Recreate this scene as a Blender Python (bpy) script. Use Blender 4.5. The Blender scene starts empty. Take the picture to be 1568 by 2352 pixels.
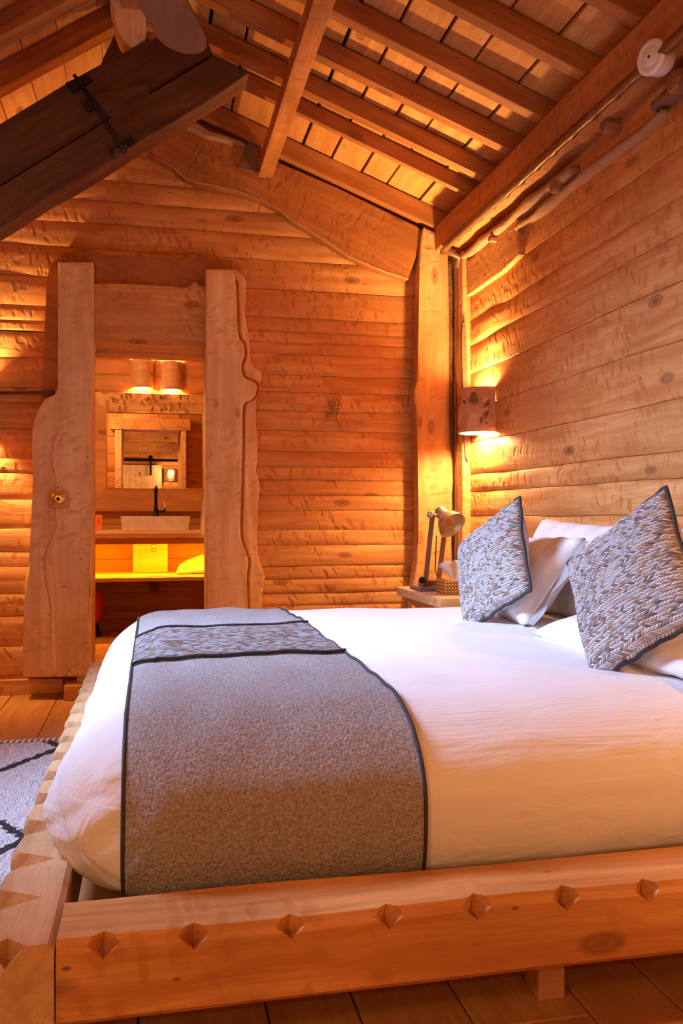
import bpy, bmesh, math, random
from mathutils import Vector, Matrix, noise, Quaternion
from mathutils.bvhtree import BVHTree
random.seed(7)
C = bpy.context.scene.collection
PI = math.pi
# ---------------------------------------------------------------- camera
YAW = math.radians(12.2); SN, CS = math.sin(YAW), math.cos(YAW)
FPX = 2010.0; CAMZ = 1.02; HY = 1180.0
cd = bpy.data.cameras.new('camera'); cam = bpy.data.objects.new('camera', cd); C.objects.link(cam)
cam.location = (0, 0, CAMZ); cam.rotation_euler = (PI/2, 0, -YAW)
cd.sensor_width = 36; cd.lens = 36*FPX/2352; cd.shift_y = 4/2352; cd.clip_start = .02
bpy.context.scene.camera = cam
# ---------------------------------------------------------------- world, exposure
sc = bpy.context.scene
sc.view_settings.view_transform = 'Standard'; sc.view_settings.look = 'None'
sc.view_settings.exposure = 0.32; sc.view_settings.gamma = 1; sc.view_settings.use_curve_mapping = False
w = bpy.data.worlds.new('world'); sc.world = w; w.use_nodes = True
w.node_tree.nodes['Background'].inputs[0].default_value = (.45, .62, 1, 1)
w.node_tree.nodes['Background'].inputs[1].default_value = 1.2
WARM = (1, .60, .25)
def light(name, kind, loc, energy, color, size=.1, rot=None, sy=None, spread=None):
    d = bpy.data.lights.new(name, kind); d.energy = energy; d.color = color
    if kind == 'AREA':
        d.size = size
        if sy: d.shape = 'RECTANGLE'; d.size_y = sy
        if spread: d.spread = spread
    else: d.shadow_soft_size = size
    o = bpy.data.objects.new(name, d); C.objects.link(o); o.location = loc
    if rot: o.rotation_euler = rot
    return o
# daylight through the skylight in the left roof slope
_sk = light('skylight_daylight', 'AREA', (-1.47, 3.05, 2.58), 46, (.47, .64, 1), 1.25, None, .70, math.radians(72))
_sk.rotation_euler = Vector((2.2, -.1, -2.05)).to_track_quat('-Z', 'X').to_euler()
# unseen fill lamp added behind the camera, then the other lamps
light('added_fill_light', 'POINT', (-1.35, -.35, 1.62), 44, WARM, .12)
light('near_sconce_light', 'POINT', (1.78, 1.05, 1.53), 32, WARM, .04)
light('sconce_light_up', 'POINT', (1.79, 4.72, 1.655), 30, (1, .58, .22), .04)
_sp = light('sconce_beam_up', 'SPOT', (1.79, 4.72, 1.66), 130, (1, .60, .22), .04)
_sp.data.spot_size = math.radians(105); _sp.data.spot_blend = 1.; _sp.rotation_euler = Vector((-.5, -.12, 1)).to_track_quat('-Z', 'Y').to_euler()
light('sconce_light_down', 'POINT', (1.80, 4.72, 1.53), 48, (1, .60, .23), .03)
light('left_sconce_light', 'POINT', (-1.06, 5.15, 1.62), 75, (1, .58, .22), .03)
light('front_sconce_light', 'POINT', (.35, -1.24, 1.80), 48, (1, .6, .25), .03)
light('shelf_strip_light', 'AREA', (0, 7.25, .76), 22, (1, .40, .004), 1.9, (math.radians(35), 0, 0), .05)
light('bathroom_lamp', 'POINT', (-.85, 6.2, 2.40), 55, WARM, .1)
for lx in (-.135, .135):
    for k_ in (0, 1): light('bathroom_sconce_light', 'POINT', (lx, 7.86, 2.16), 9, (1, .62, .27), .02)

# ---------------------------------------------------------------- pixel helpers
def ray(px, py):
    r = (px-784)/FPX
    return Vector((SN+r*CS, CS-r*SN, (HY-py)/FPX))
def aty(px, py, Y):
    d = ray(px, py); return Vector((0, 0, CAMZ))+d*(Y/d.y)
def atx(px, py, X):
    d = ray(px, py); return Vector((0, 0, CAMZ))+d*(X/d.x)
def atz(px, py, Z):
    d = ray(px, py); return Vector((0, 0, CAMZ))+d*((Z-CAMZ)/d.z)
def att(px, py, t): return Vector((0, 0, CAMZ))+ray(px, py)*t

# ---------------------------------------------------------------- materials
def newmat(name):
    m = bpy.data.materials.new(name); m.use_nodes = True
    nt = m.node_tree; return m, nt, nt.nodes['Principled BSDF']
class G:
    def __init__(s, nt): s.nt = nt
    def n(s, typ, **kw):
        x = s.nt.nodes.new(typ)
        for k, v in kw.items(): setattr(x, k, v)
        return x
    def l(s, a, b): s.nt.links.new(a, b)
    def math(s, op, a, b=None, c=None):
        x = s.n('ShaderNodeMath', operation=op)
        for i, v in enumerate((a, b, c)):
            if v is None: continue
            if isinstance(v, (int, float)): x.inputs[i].default_value = v
            else: s.l(v, x.inputs[i])
        return x.outputs[0]
    def ramp(s, fac, stops, interp='LINEAR'):
        x = s.n('ShaderNodeValToRGB'); x.color_ramp.interpolation = interp
        e = x.color_ramp.elements
        while len(e) < len(stops): e.new(.5)
        for i, (p, c) in enumerate(stops):
            e[i].position = p; e[i].color = (c, c, c, 1) if isinstance(c, (int, float)) else (*c, 1)
        s.l(fac, x.inputs[0]); return x.outputs[0]
    def mix(s, fac, a, b, mode='MIX'):
        x = s.n('ShaderNodeMix', data_type='RGBA', blend_type=mode)
        for sock, v in ((x.inputs[0], fac), (x.inputs[6], a), (x.inputs[7], b)):
            if isinstance(v, (int, float)): sock.default_value = v
            elif isinstance(v, tuple): sock.default_value = (*v, 1)
            else: s.l(v, sock)
        return x.outputs[2]
    def noise(s, vec, scale, detail=3, rough=.5, dist=0):
        x = s.n('ShaderNodeTexNoise'); s.l(vec, x.inputs['Vector'])
        x.inputs['Scale'].default_value = scale; x.inputs['Detail'].default_value = detail
        x.inputs['Roughness'].default_value = rough; x.inputs['Distortion'].default_value = dist
        return x.outputs[0]
    def mapping(s, vec, scale=(1, 1, 1), rot=(0, 0, 0), loc=(0, 0, 0)):
        x = s.n('ShaderNodeMapping'); s.l(vec, x.inputs[0])
        x.inputs['Scale'].default_value = scale; x.inputs['Rotation'].default_value = rot; x.inputs['Location'].default_value = loc
        return x.outputs[0]
    def bump(s, h, strength, dist, normal=None):
        x = s.n('ShaderNodeBump'); s.l(h, x.inputs['Height'])
        x.inputs['Strength'].default_value = strength; x.inputs['Distance'].default_value = dist
        if normal: s.l(normal, x.inputs['Normal'])
        return x.outputs[0]
def wood(name, light_c=(.70, .40, .17), dark_c=(.50, .24, .085), axis='x', tilt=0., adze=.5, rough=.6, knots=1., bumpd=.005, slant=.28):
    m, nt, b = newmat(name); g = G(nt)
    tc = g.n('ShaderNodeTexCoord').outputs['Object']
    oi = g.n('ShaderNodeObjectInfo').outputs['Random']
    at = g.n('ShaderNodeAttribute', attribute_name='tone').outputs['Fac']
    off = g.n('ShaderNodeCombineXYZ')
    g.l(g.math('MULTIPLY_ADD', oi, 31., g.math('MULTIPLY', at, 7.3)), off.inputs[0])
    g.l(g.math('MULTIPLY_ADD', oi, 17., g.math('MULTIPLY', at, 11.9)), off.inputs[1])
    g.l(g.math('MULTIPLY_ADD', oi, 23., g.math('MULTIPLY', at, 5.7)), off.inputs[2])
    v0 = g.mapping(tc, rot=(0, tilt, 0))
    va = g.n('ShaderNodeVectorMath', operation='ADD'); g.l(v0, va.inputs[0]); g.l(off.outputs[0], va.inputs[1]); v = va.outputs[0]
    def sc_(l, c):
        return {'x': (l, c, c), 'y': (c, l, c), 'z': (c, c, l)}[axis]
    warp = g.noise(g.mapping(v, sc_(1.2, 3)), 1, 2)
    vw = g.n('ShaderNodeVectorMath', operation='MULTIPLY_ADD')
    g.l(v, vw.inputs[0]); vw.inputs[1].default_value = (1, 1, 1)
    wv = g.n('ShaderNodeCombineXYZ')
    for i in range(3): g.l(g.math('MULTIPLY', warp, .10), wv.inputs[i])
    g.l(wv.outputs[0], vw.inputs[2]); v2 = vw.outputs[0]
    grain = g.noise(g.mapping(v2, sc_(1.5, 22)), 1, 5, .6, .4)
    fib = g.noise(g.mapping(v2, sc_(6, 160)), 1, 3, .6)
    patch = g.noise(v, 2.3, 3)
    col = g.mix(g.ramp(grain, [(.36, 0.), (.62, 1.)]), dark_c, light_c)
    col = g.mix(g.math('MULTIPLY', g.ramp(fib, [(.35, 1.), (.6, 0.)]), .40), col, dark_c)
    col = g.mix(g.ramp(patch, [(.35, .45), (.65, 0.)]), col, tuple(c*.62 for c in dark_c))
    # plank tone
    col = g.mix(g.math('MULTIPLY', g.math('FRACT', g.math('MULTIPLY', at, 3.7)), .38), col, (dark_c[0]*.95, dark_c[1]*.8, dark_c[2]*.7))
    # adze dabs: scattered, slanted, elongated across the grain
    ax = {'x': (0, slant, 0), 'y': (slant, 0, 0), 'z': (0, slant, 0)}[axis]
    wn_ = g.n('ShaderNodeTexNoise'); wn_.inputs['Scale'].default_value = 6; wn_.inputs['Detail'].default_value = 2; g.l(v, wn_.inputs['Vector'])
    wm_ = g.n('ShaderNodeVectorMath', operation='MULTIPLY_ADD'); g.l(wn_.outputs['Color'], wm_.inputs[0]); wm_.inputs[1].default_value = (.14, .14, .14); g.l(v, wm_.inputs[2])
    va2 = g.mapping(g.mapping(wm_.outputs[0], rot=ax), sc_(28, 12))
    vo = g.n('ShaderNodeTexVoronoi', feature='SMOOTH_F1'); g.l(va2, vo.inputs['Vector']); vo.inputs['Scale'].default_value = 1
    vo.inputs['Smoothness'].default_value = .35
    region = g.ramp(g.noise(v, 3.1, 2), [(.36, .0), (.56, 1.)])
    dab = g.math('MULTIPLY', g.ramp(vo.outputs['Distance'], [(.22, 1.), (.48, 0.)]), region)
    col = g.mix(g.math('MULTIPLY', dab, .8*adze), col, (dark_c[0]*.85, dark_c[1]*.75, dark_c[2]*.7))
    if knots:
        kv = g.n('ShaderNodeTexVoronoi'); g.l(g.mapping(v, sc_(2.4, 5.5)), kv.inputs['Vector']); kv.inputs['Scale'].default_value = 1
        kv.inputs['Randomness'].default_value = 1
        kf = g.ramp(kv.outputs['Distance'], [(.035, 1.), (.07, .5), (.10, .75), (.15, 0.)])
        col = g.mix(g.math('MULTIPLY', kf, .8*knots), col, (.13, .04, .015))
        k2 = g.n('ShaderNodeTexVoronoi'); g.l(g.mapping(v, sc_(7, 13)), k2.inputs['Vector']); k2.inputs['Scale'].default_value = 1
        col = g.mix(g.math('MULTIPLY', g.ramp(k2.outputs['Distance'], [(.035, 1.), (.07, 0.)]), .7*knots), col, (.09, .03, .01))
    g.l(col, b.inputs['Base Color']); b.inputs['Roughness'].default_value = rough
    b.inputs['Specular IOR Level'].default_value = .3
    h = g.math('ADD', g.math('MULTIPLY', dab, -.55*adze), g.math('ADD', g.math('MULTIPLY', grain, .35), g.math('MULTIPLY', fib, .10)))
    h = g.math('ADD', h, g.math('MULTIPLY', g.noise(g.mapping(v, sc_(3, 9)), 1, 2), .35))
    g.l(g.bump(h, 1., bumpd), b.inputs['Normal'])
    return m
def plain(name, color, rough=.6, metal=0., bump=None, emis=None, spec=.5, sss=0):
    m, nt, b = newmat(name); g = G(nt)
    tc = g.n('ShaderNodeTexCoord').outputs['Object']
    f = g.noise(tc, 14, 4)
    col = g.mix(g.ramp(f, [(.3, 0.), (.7, 1.)]), tuple(c*.86 for c in color), tuple(min(1, c*1.06) for c in color))
    g.l(col, b.inputs['Base Color']); b.inputs['Roughness'].default_value = rough; b.inputs['Metallic'].default_value = metal
    b.inputs['Specular IOR Level'].default_value = spec
    if bump: g.l(g.bump(g.noise(tc, bump[0], 4, .6), bump[1], bump[2]), b.inputs['Normal'])
    if emis:
        b.inputs['Emission Color'].default_value = (*emis[0], 1); b.inputs['Emission Strength'].default_value = emis[1]
    return m
M = {}
LT, DK = (.86, .49, .19), (.58, .245, .07)
M['wx'] = wood('hewn_pine_wall_x', LT, DK, 'x', adze=1.0, bumpd=.007)
M['wy'] = wood('hewn_pine_wall_y', LT, DK, 'y', adze=1.0, bumpd=.007)
M['wz'] = wood('hewn_pine_upright', (.94, .68, .41), (.76, .45, .21), 'z', adze=.9)
M['cpost'] = wood('corner_post_wood', (.78, .46, .20), (.58, .29, .10), 'z', adze=.8)
M['beamy'] = wood('beam_wood_y', (.62, .28, .09), (.42, .155, .04), 'y', adze=.9)
M['raf_r'] = wood('rafter_wood_right', (.52, .22, .07), (.36, .125, .032), 'x', tilt=-math.atan(.378), adze=.1, bumpd=.003)
M['raf_l'] = wood('rafter_wood_left', (.52, .22, .07), (.36, .125, .032), 'x', tilt=math.atan(.68), adze=.3, bumpd=.003)
M['dark_truss'] = wood('old_dark_truss_wood', (.17, .07, .028), (.085, .032, .014), 'x', tilt=math.atan(.73), adze=.15, knots=1.)
M['ceil'] = wood('ceiling_board_wood', (.84, .47, .16), (.60, .26, .07), 'y', adze=.5, slant=.9)
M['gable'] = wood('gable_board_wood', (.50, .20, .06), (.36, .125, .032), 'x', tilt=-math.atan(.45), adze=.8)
M['rail'] = wood('bed_rail_wood', (.74, .38, .125), (.50, .20, .055), 'x', adze=.6, bumpd=.005)
M['raily'] = wood('bed_foot_rail_wood', (.66, .42, .22), (.50, .28, .13), 'y', adze=.4, bumpd=.005)
M['flr'] = wood('floor_wood', (.66, .36, .13), (.48, .22, .07), 'y', adze=.0, rough=.45, bumpd=.002)
M['stand'] = wood('nightstand_wood', (.72, .45, .24), (.52, .28, .12), 'x', adze=.3)
M['bathx'] = wood('bathroom_pine', (.62, .31, .11), (.46, .20, .06), 'x', adze=.1, bumpd=.003)
M['shelf'] = wood('shelf_wood', (.74, .48, .26), (.58, .32, .14), 'x', adze=.3)
M['hewn'] = wood('deep_hewn_frame_wood', (.80, .50, .24), (.52, .26, .10), 'x', adze=2.2, bumpd=.016)
M['bark'] = plain('bark', (.20, .10, .055), .9, bump=(60, 1., .01))
M['bark_l'] = plain('pale_bark', (.40, .22, .11), .85, bump=(45, 1., .008))
M['gap'] = plain('dark_backing', (.035, .016, .008), .9)
M['endgrain'] = plain('end_grain', (.36, .15, .06), .8, bump=(50, .6, .004))
M['conduit'] = plain('brown_conduit', (.20, .095, .04), .35, .3)
M['porcelain'] = plain('white_porcelain', (.80, .78, .78), .2)
M['iron'] = plain('dark_iron', (.035, .028, .025), .45, .7, bump=(40, .4, .002))
M['rust'] = plain('rusty_iron', (.16, .085, .05), .7, .4, bump=(60, .5, .002))
M['brass'] = plain('brass', (.80, .55, .20), .28, 1.)
M['abrass'] = plain('aged_pewter_brass', (.60, .50, .36), .38, .9)
M['fan'] = wood('fan_blade_wood', (.24, .13, .085), (.17, .085, .055), 'y', tilt=0, adze=0, knots=0, rough=.5, bumpd=.001)
M['lamp_wood'] = wood('lamp_arm_wood', (.30, .15, .09), (.20, .09, .05), 'z', adze=0, knots=0, bumpd=.001)
M['grey_mat'] = plain('dark_grey_lacquer', (.16, .11, .10), .5)
M['cream'] = plain('ceramic_basin', (.74, .66, .58), .25)
M['orange'] = plain('orange_card', (.85, .22, .02), .5)
M['red'] = plain('red_plastic', (.55, .03, .01), .4)
M['towel'] = plain('white_towel', (.80, .80, .82), .9, bump=(120, .6, .004))
M['bag'] = plain('cream_linen_bag', (.80, .68, .35), .85, bump=(90, .5, .003))
M['black'] = plain('black_metal', (.02, .018, .018), .3, .8)
M['pipe'] = plain('black_piping_cord', (.035, .03, .035), .7)
M['tissue'] = plain('white_tissue', (.86, .84, .82), .8)
m, nt, b = newmat('mirror_glass'); b.inputs['Metallic'].default_value = 1; b.inputs['Roughness'].default_value = .01; b.inputs['Base Color'].default_value = (.86, .84, .8, 1); M['mirror'] = m
m, nt, b = newmat('clear_bulb_glass'); b.inputs['Transmission Weight'].default_value = 1; b.inputs['Roughness'].default_value = .02; b.inputs['Base Color'].default_value = (1, .8, .45, 1); b.inputs['IOR'].default_value = 1.3; M['bulb'] = m
m, nt, b = newmat('lit_bulb'); b.inputs['Emission Color'].default_value = (1, .62, .25, 1); b.inputs['Emission Strength'].default_value = 12; M['lit'] = m
m, nt, b = newmat('lit_amber'); b.inputs['Emission Color'].default_value = (1, .7, .05, 1); b.inputs['Emission Strength'].default_value = 5; M['amber'] = m
m, nt, b = newmat('window_pane'); b.inputs['Transmission Weight'].default_value = 1; b.inputs['Roughness'].default_value = 0; b.inputs['IOR'].default_value = 1.01; M['pane'] = m
# linen with fine stripes and creases
def linen(name, col=(.76, .75, .76)):
    m, nt, b = newmat(name); g = G(nt)
    tc = g.n('ShaderNodeTexCoord').outputs['Object']
    b.inputs['Base Color'].default_value = (*col, 1); b.inputs['Roughness'].default_value = .75
    b.inputs['Specular IOR Level'].default_value = .2
    b.inputs['Sheen Weight'].default_value = .15
    wv = g.n('ShaderNodeTexWave', bands_direction='Y'); g.l(tc, wv.inputs[0]); wv.inputs['Scale'].default_value = 26; wv.inputs['Distortion'].default_value = .4
    cr = g.noise(g.mapping(tc, (2.2, 9, 5), (0, 0, .5)), 1.6, 4, .6, .6)
    soft = g.noise(tc, 7, 3)
    h = g.math('ADD', g.math('MULTIPLY', wv.outputs[1], .03), g.math('ADD', g.math('MULTIPLY', cr, 1.0), g.math('MULTIPLY', soft, .8)))
    g.l(g.bump(h, .7, .01), b.inputs['Normal'])
    return m
M['linen'] = linen('white_linen'); M['pillow'] = plain('white_pillow_cotton', (.84, .83, .85), .8, bump=(9, .5, .015), spec=.2)
m, nt, b = newmat('grey_fleece'); g = G(nt)
tc = g.n('ShaderNodeTexCoord').outputs['Object']
f = g.noise(tc, 170, 3, .6); f2 = g.noise(tc, 60, 3, .6)
g.l(g.mix(g.ramp(f, [(.35, 0.), (.65, 1.)]), (.50, .42, .40), (.84, .78, .78)), b.inputs['Base Color'])
b.inputs['Roughness'].default_value = .95; b.inputs['Specular IOR Level'].default_value = .1; b.inputs['Sheen Weight'].default_value = .3
g.l(g.bump(g.math('ADD', f, g.math('MULTIPLY', f2, .8)), 1., .008), b.inputs['Normal']); M['fleece'] = m
def weave(name, n, skew=PI/4, elong=1.0, stops=None):
    """Basket weave of small coloured straps; UV space 0..1"""
    m, nt, b = newmat(name); g = G(nt)
    uv = g.n('ShaderNodeTexCoord').outputs['UV']
    nz = g.n('ShaderNodeTexNoise'); nz.inputs['Scale'].default_value = n*.35; g.l(uv, nz.inputs['Vector'])
    ad = g.n('ShaderNodeVectorMath', operation='MULTIPLY_ADD'); g.l(nz.outputs['Color'], ad.inputs[0]); ad.inputs[1].default_value = (.35/n,)*3; g.l(uv, ad.inputs[2])
    v = g.mapping(g.mapping(ad.outputs[0], rot=(0, 0, skew)), (n, n*elong, 1))
    sp = g.n('ShaderNodeSeparateXYZ'); g.l(v, sp.inputs[0])
    x0_, y = sp.outputs[0], sp.outputs[1]
    fy = g.math('FLOOR', y); qy = g.math('FRACT', y)
    chk = g.math('MODULO', g.math('ABSOLUTE', fy), 2.)
    sgn = g.math('SUBTRACT', g.math('MULTIPLY', chk, 2.), 1.)
    x = g.math('ADD', x0_, g.math('MULTIPLY', sgn, g.math('MULTIPLY', g.math('SUBTRACT', qy, .5), 1.3)))
    fx = g.math('FLOOR', x)
    cb = g.n('ShaderNodeCombineXYZ'); g.l(fx, cb.inputs[0]); g.l(fy, cb.inputs[1])
    wn = g.n('ShaderNodeTexWhiteNoise', noise_dimensions='2D'); g.l(cb.outputs[0], wn.inputs[0])
    stops = stops or [(0, (.74, .73, .76)), (.28, (.52, .50, .52)), (.42, (.84, .83, .84)), (.58, (.26, .22, .21)), (.66, (.62, .42, .22)), (.75, (.12, .09, .08)), (.82, (.42, .20, .11)), (.90, (.70, .68, .70))]
    col = g.ramp(wn.outputs['Value'], stops, 'CONSTANT')
    qx = g.math('FRACT', x)
    a = g.math('MULTIPLY', g.math('PINGPONG', qx, .5), 2.); c = g.math('MULTIPLY', g.math('PINGPONG', qy, .5), 2.)
    edge = g.math('MINIMUM', a, c)
    col = g.mix(g.ramp(edge, [(.04, .6), (.16, 0.)]), col, (.16, .12, .11))
    st = g.math('SINE', g.math('MULTIPLY', g.math('ADD', g.math('MULTIPLY', qx, chk), g.math('MULTIPLY', qy, g.math('SUBTRACT', 1., chk))), 25.))
    col = g.mix(g.math('MULTIPLY', g.math('ADD', st, 1.), .12), col, (.9, .88, .9))
    g.l(col, b.inputs['Base Color']); b.inputs['Roughness'].default_value = .7
    dome = g.math('POWER', edge, .5)
    tiltx = g.math('ADD', g.math('MULTIPLY', qx, chk), g.math('MULTIPLY', qy, g.math('SUBTRACT', 1., chk)))
    g.l(g.bump(g.math('ADD', dome, g.math('ADD', g.math('MULTIPLY', tiltx, .6), g.math('MULTIPLY', st, .05))), 1., .006), b.inputs['Normal'])
    return m
M['weave'] = weave('woven_cushion_fabric', 38, 0, 1.05)
M['band'] = weave('woven_runner_band', 30, 0.1, 1.2, [(0, (.80, .78, .80)), (.22, (.40, .13, .05)), (.40, (.86, .85, .87)), (.56, (.26, .09, .045)), (.68, (.60, .34, .20)), (.76, (.74, .72, .74)), (.90, (.08, .05, .04))])  # woven colours, with extra brown straps carrying orange reflected light
m, nt, b = newmat('shaggy_rug_wool'); g = G(nt)
tc = g.n('ShaderNodeTexCoord').outputs['Object']
nz = g.n('ShaderNodeTexNoise'); nz.inputs['Scale'].default_value = 45; g.l(tc, nz.inputs['Vector'])
ad = g.n('ShaderNodeVectorMath', operation='MULTIPLY_ADD'); g.l(nz.outputs['Color'], ad.inputs[0]); ad.inputs[1].default_value = (.05, .05, 0); g.l(tc, ad.inputs[2])
sp = g.n('ShaderNodeSeparateXYZ'); g.l(ad.outputs[0], sp.inputs[0])
RUGC = (-1.0, 2.3)
l1 = g.math('ABSOLUTE', g.math('SUBTRACT', g.math('FRACT', g.math('DIVIDE', g.math('SUBTRACT', sp.outputs[1], g.math('MULTIPLY', sp.outputs[0], 1.5)), 1.087)), ((4.49-RUGC[1]-(-1.5)*(-RUGC[0]) )/1.087 - 1.5*0) % 1))
# family a: y-1.5x = 4.49 in world ; local y-1.5x = 4.49-2.3+1.5*(-1.0)
ca = ((4.49-RUGC[1]+1.5*RUGC[0])/1.087) % 1; cb_ = ((2.35-RUGC[1]-1.5*RUGC[0])/1.087) % 1
def fam(sign, c):
    e = g.math('ADD', sp.outputs[1], g.math('MULTIPLY', sp.outputs[0], sign*1.5))
    e = g.math('FRACT', g.math('ADD', g.math('DIVIDE', e, 1.087), .5-c+1))
    return g.math('ABSOLUTE', g.math('SUBTRACT', e, .5))
mn = g.math('MINIMUM', fam(-1, ca), fam(1, cb_))
fz = g.noise(tc, 130, 3)
col = g.mix(g.ramp(fz, [(.3, 0.), (.7, 1.)]), (.58, .50, .50), (.82, .76, .78))
col = g.mix(g.ramp(mn, [(.028, 1.), (.034, 0.)]), col, (.03, .025, .03))
g.l(col, b.inputs['Base Color']); b.inputs['Roughness'].default_value = .95
g.l(g.bump(g.math('ADD', fz, g.noise(g.mapping(tc, (40, 16, 10), (0, 0, .6)), 1, 3)), 1., .02), b.inputs['Normal']); M['rug'] = m
# tooled brass box with geometric lattice
m, nt, b = newmat('embossed_brass'); g = G(nt)
tc = g.n('ShaderNodeTexCoord').outputs['Object']
v = g.mapping(tc, (45, 45, 45)); sp = g.n('ShaderNodeSeparateXYZ'); g.l(v, sp.inputs[0])
s1 = g.math('SINE', g.math('MULTIPLY', g.math('ADD', sp.outputs[0], g.math('ADD', sp.outputs[1], sp.outputs[2])), 4.)); s2 = g.math('SINE', g.math('MULTIPLY', g.math('SUBTRACT', g.math('ADD', sp.outputs[0], sp.outputs[1]), sp.outputs[2]), 4.))
lat = g.math('MULTIPLY', s1, s2); f = g.ramp(lat, [(.35, 0.), (.55, 1.)])
g.l(g.mix(f, (.42, .22, .05), (.90, .66, .28)), b.inputs['Base Color']); b.inputs['Metallic'].default_value = .8; b.inputs['Roughness'].default_value = .4
g.l(g.bump(f, 1., .003), b.inputs['Normal']); M['embossed'] = m
# burl wood of the sconce shade
m, nt, b = newmat('burl_bark_shade'); g = G(nt)
tc = g.n('ShaderNodeTexCoord').outputs['Object']
vo = g.n('ShaderNodeTexVoronoi'); g.l(g.mapping(tc, (14, 14, 11)), vo.inputs[0]); vo.inputs['Scale'].default_value = 1
wn = g.noise(tc, 11, 4, .6, 1.)
col = g.mix(g.ramp(vo.outputs['Color'], [(.3, 0.), (.7, 1.)]), (.58, .28, .13), (.72, .38, .19))
col = g.mix(g.ramp(wn, [(.56, 0.), (.62, 1.)]), col, (.22, .08, .045))
g.l(col, b.inputs['Base Color']); b.inputs['Roughness'].default_value = .6
g.l(g.bump(g.math('ADD', vo.outputs['Distance'], wn), 1., .012), b.inputs['Normal']); M['burl'] = m

# ---------------------------------------------------------------- mesh helpers
WORLD = {}
def wl(o): return WORLD[o.name]
def obj(name, bm, mat, parent=None, smooth=False, origin=None):
    me = bpy.data.meshes.new(name)
    vs = [v.co for v in bm.verts]
    lo = [min(v[i] for v in vs) for i in range(3)]; hi = [max(v[i] for v in vs) for i in range(3)]
    c = Vector(origin) if origin is not None else Vector(((lo[0]+hi[0])/2, (lo[1]+hi[1])/2, lo[2]))
    for v in bm.verts: v.co -= c
    bmesh.ops.recalc_face_normals(bm, faces=bm.faces)
    if smooth:
        for f in bm.faces: f.smooth = True
    bm.to_mesh(me); bm.free()
    for mm in (mat if isinstance(mat, (list, tuple)) else [mat]): me.materials.append(mm)
    o = bpy.data.objects.new(name, me); C.objects.link(o)
    if parent: o.parent = parent; o.location = c-wl(parent)
    else: o.location = c
    WORLD[o.name] = c
    if smooth == 'auto':
        me.shade_smooth() if hasattr(me, 'shade_smooth') else None
    return o
def tag(o, label, cat, group=None):
    o['label'] = label; o['category'] = cat
    if group: o['group'] = group
    return o
def thing(name, label, cat, loc, group=None):
    o = bpy.data.objects.new(name, None); C.objects.link(o); o.location = loc; o.empty_display_size = .1
    WORLD[o.name] = Vector(loc); return tag(o, label, cat, group)
def struct(name, bm, mat, parent=None, smooth=False):
    o = obj(name, bm, mat, parent, smooth)
    if not parent: o['kind'] = 'structure'
    return o
def NB(): return bmesh.new()
def box(bm, lo, hi, bev=0., rot=None, seg=2, tone=None):
    r = bmesh.ops.create_cube(bm, size=1); vs = r['verts']
    lo = Vector(lo); hi = Vector(hi); c = (lo+hi)/2; s = hi-lo
    for v in vs:
        v.co = Vector((v.co.x*s.x, v.co.y*s.y, v.co.z*s.z))
        if rot: v.co = rot @ v.co
        v.co += c
    if bev:
        es = list({e for v in vs for e in v.link_edges})
        bmesh.ops.bevel(bm, geom=es, offset=bev, segments=seg, affect='EDGES', profile=.6)
    return bm
def beam(bm, a, b, w, h, bev=.006, up=Vector((0, 0, 1))):
    """box from a to b, width w (sideways), height h (up)"""
    a = Vector(a); b = Vector(b); d = b-a; L = d.length; d.normalize()
    s = d.cross(up).normalized(); u = s.cross(d).normalized()
    R = Matrix((s, d, u)).transposed()
    box(bm, (-w/2, -L/2, -h/2), (w/2, L/2, h/2), 0)
    vs = bm.verts[-8:] if False else None
    bm.verts.ensure_lookup_table()
    new = bm.verts[len(bm.verts)-8:]
    for v in new: v.co = R @ v.co + (a+b)/2
    if bev:
        es = list({e for v in new for e in v.link_edges})
        bmesh.ops.bevel(bm, geom=es, offset=bev, segments=2, affect='EDGES', profile=.6)
    return bm
def tube(bm, pts, r, n=12, cap=True):
    pts = [Vector(p) for p in pts]
    rr = r if isinstance(r, (list, tuple)) else [r]*len(pts)
    prev = None; rings = []
    t0 = (pts[1]-pts[0]).normalized()
    nrm = t0.orthogonal().normalized()
    for i, p in enumerate(pts):
        if i == 0: t = t0
        elif i == len(pts)-1: t = (pts[i]-pts[i-1]).normalized()
        else: t = ((pts[i+1]-pts[i]).normalized()+(pts[i]-pts[i-1]).normalized()).normalized()
        nrm = (nrm-t*nrm.dot(t)).normalized(); bn = t.cross(nrm)
        ring = [bm.verts.new(p+(nrm*math.cos(a)+bn*math.sin(a))*rr[i]) for a in [2*PI*k/n for k in range(n)]]
        if prev:
            for k in range(n): bm.faces.new((prev[k], prev[(k+1) % n], ring[(k+1) % n], ring[k]))
        prev = ring; rings.append(ring)
    if cap:
        bm.faces.new(rings[0][::-1]); bm.faces.new(rings[-1])
    return bm
def lathe(bm, prof, center=(0, 0, 0), rot=None, n=32, ang=2*PI, a0=0):
    full = abs(ang-2*PI) < 1e-6
    cols = []
    m_ = n if full else n+1
    for k in range(m_):
        a = a0+ang*k/n
        col = []
        for (r, z) in prof:
            v = Vector((r*math.cos(a), r*math.sin(a), z))
            if rot: v = rot @ v
            col.append(bm.verts.new(v+Vector(center)))
        cols.append(col)
    for k in range(n):
        A = cols[k]; B = cols[(k+1) % m_]
        for i in range(len(prof)-1):
            bm.faces.new((A[i], B[i], B[i+1], A[i+1]))
    bmesh.ops.remove_doubles(bm, verts=[v for c in cols for v in c], dist=1e-6)
    return bm
def dense(pts, step):
    out = []
    for i, a in enumerate(pts):
        b = pts[(i+1) % len(pts)]
        n = max(1, int((b-a).length/step))
        out += [a.lerp(b, k/n) for k in range(n)]
    return out
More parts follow.
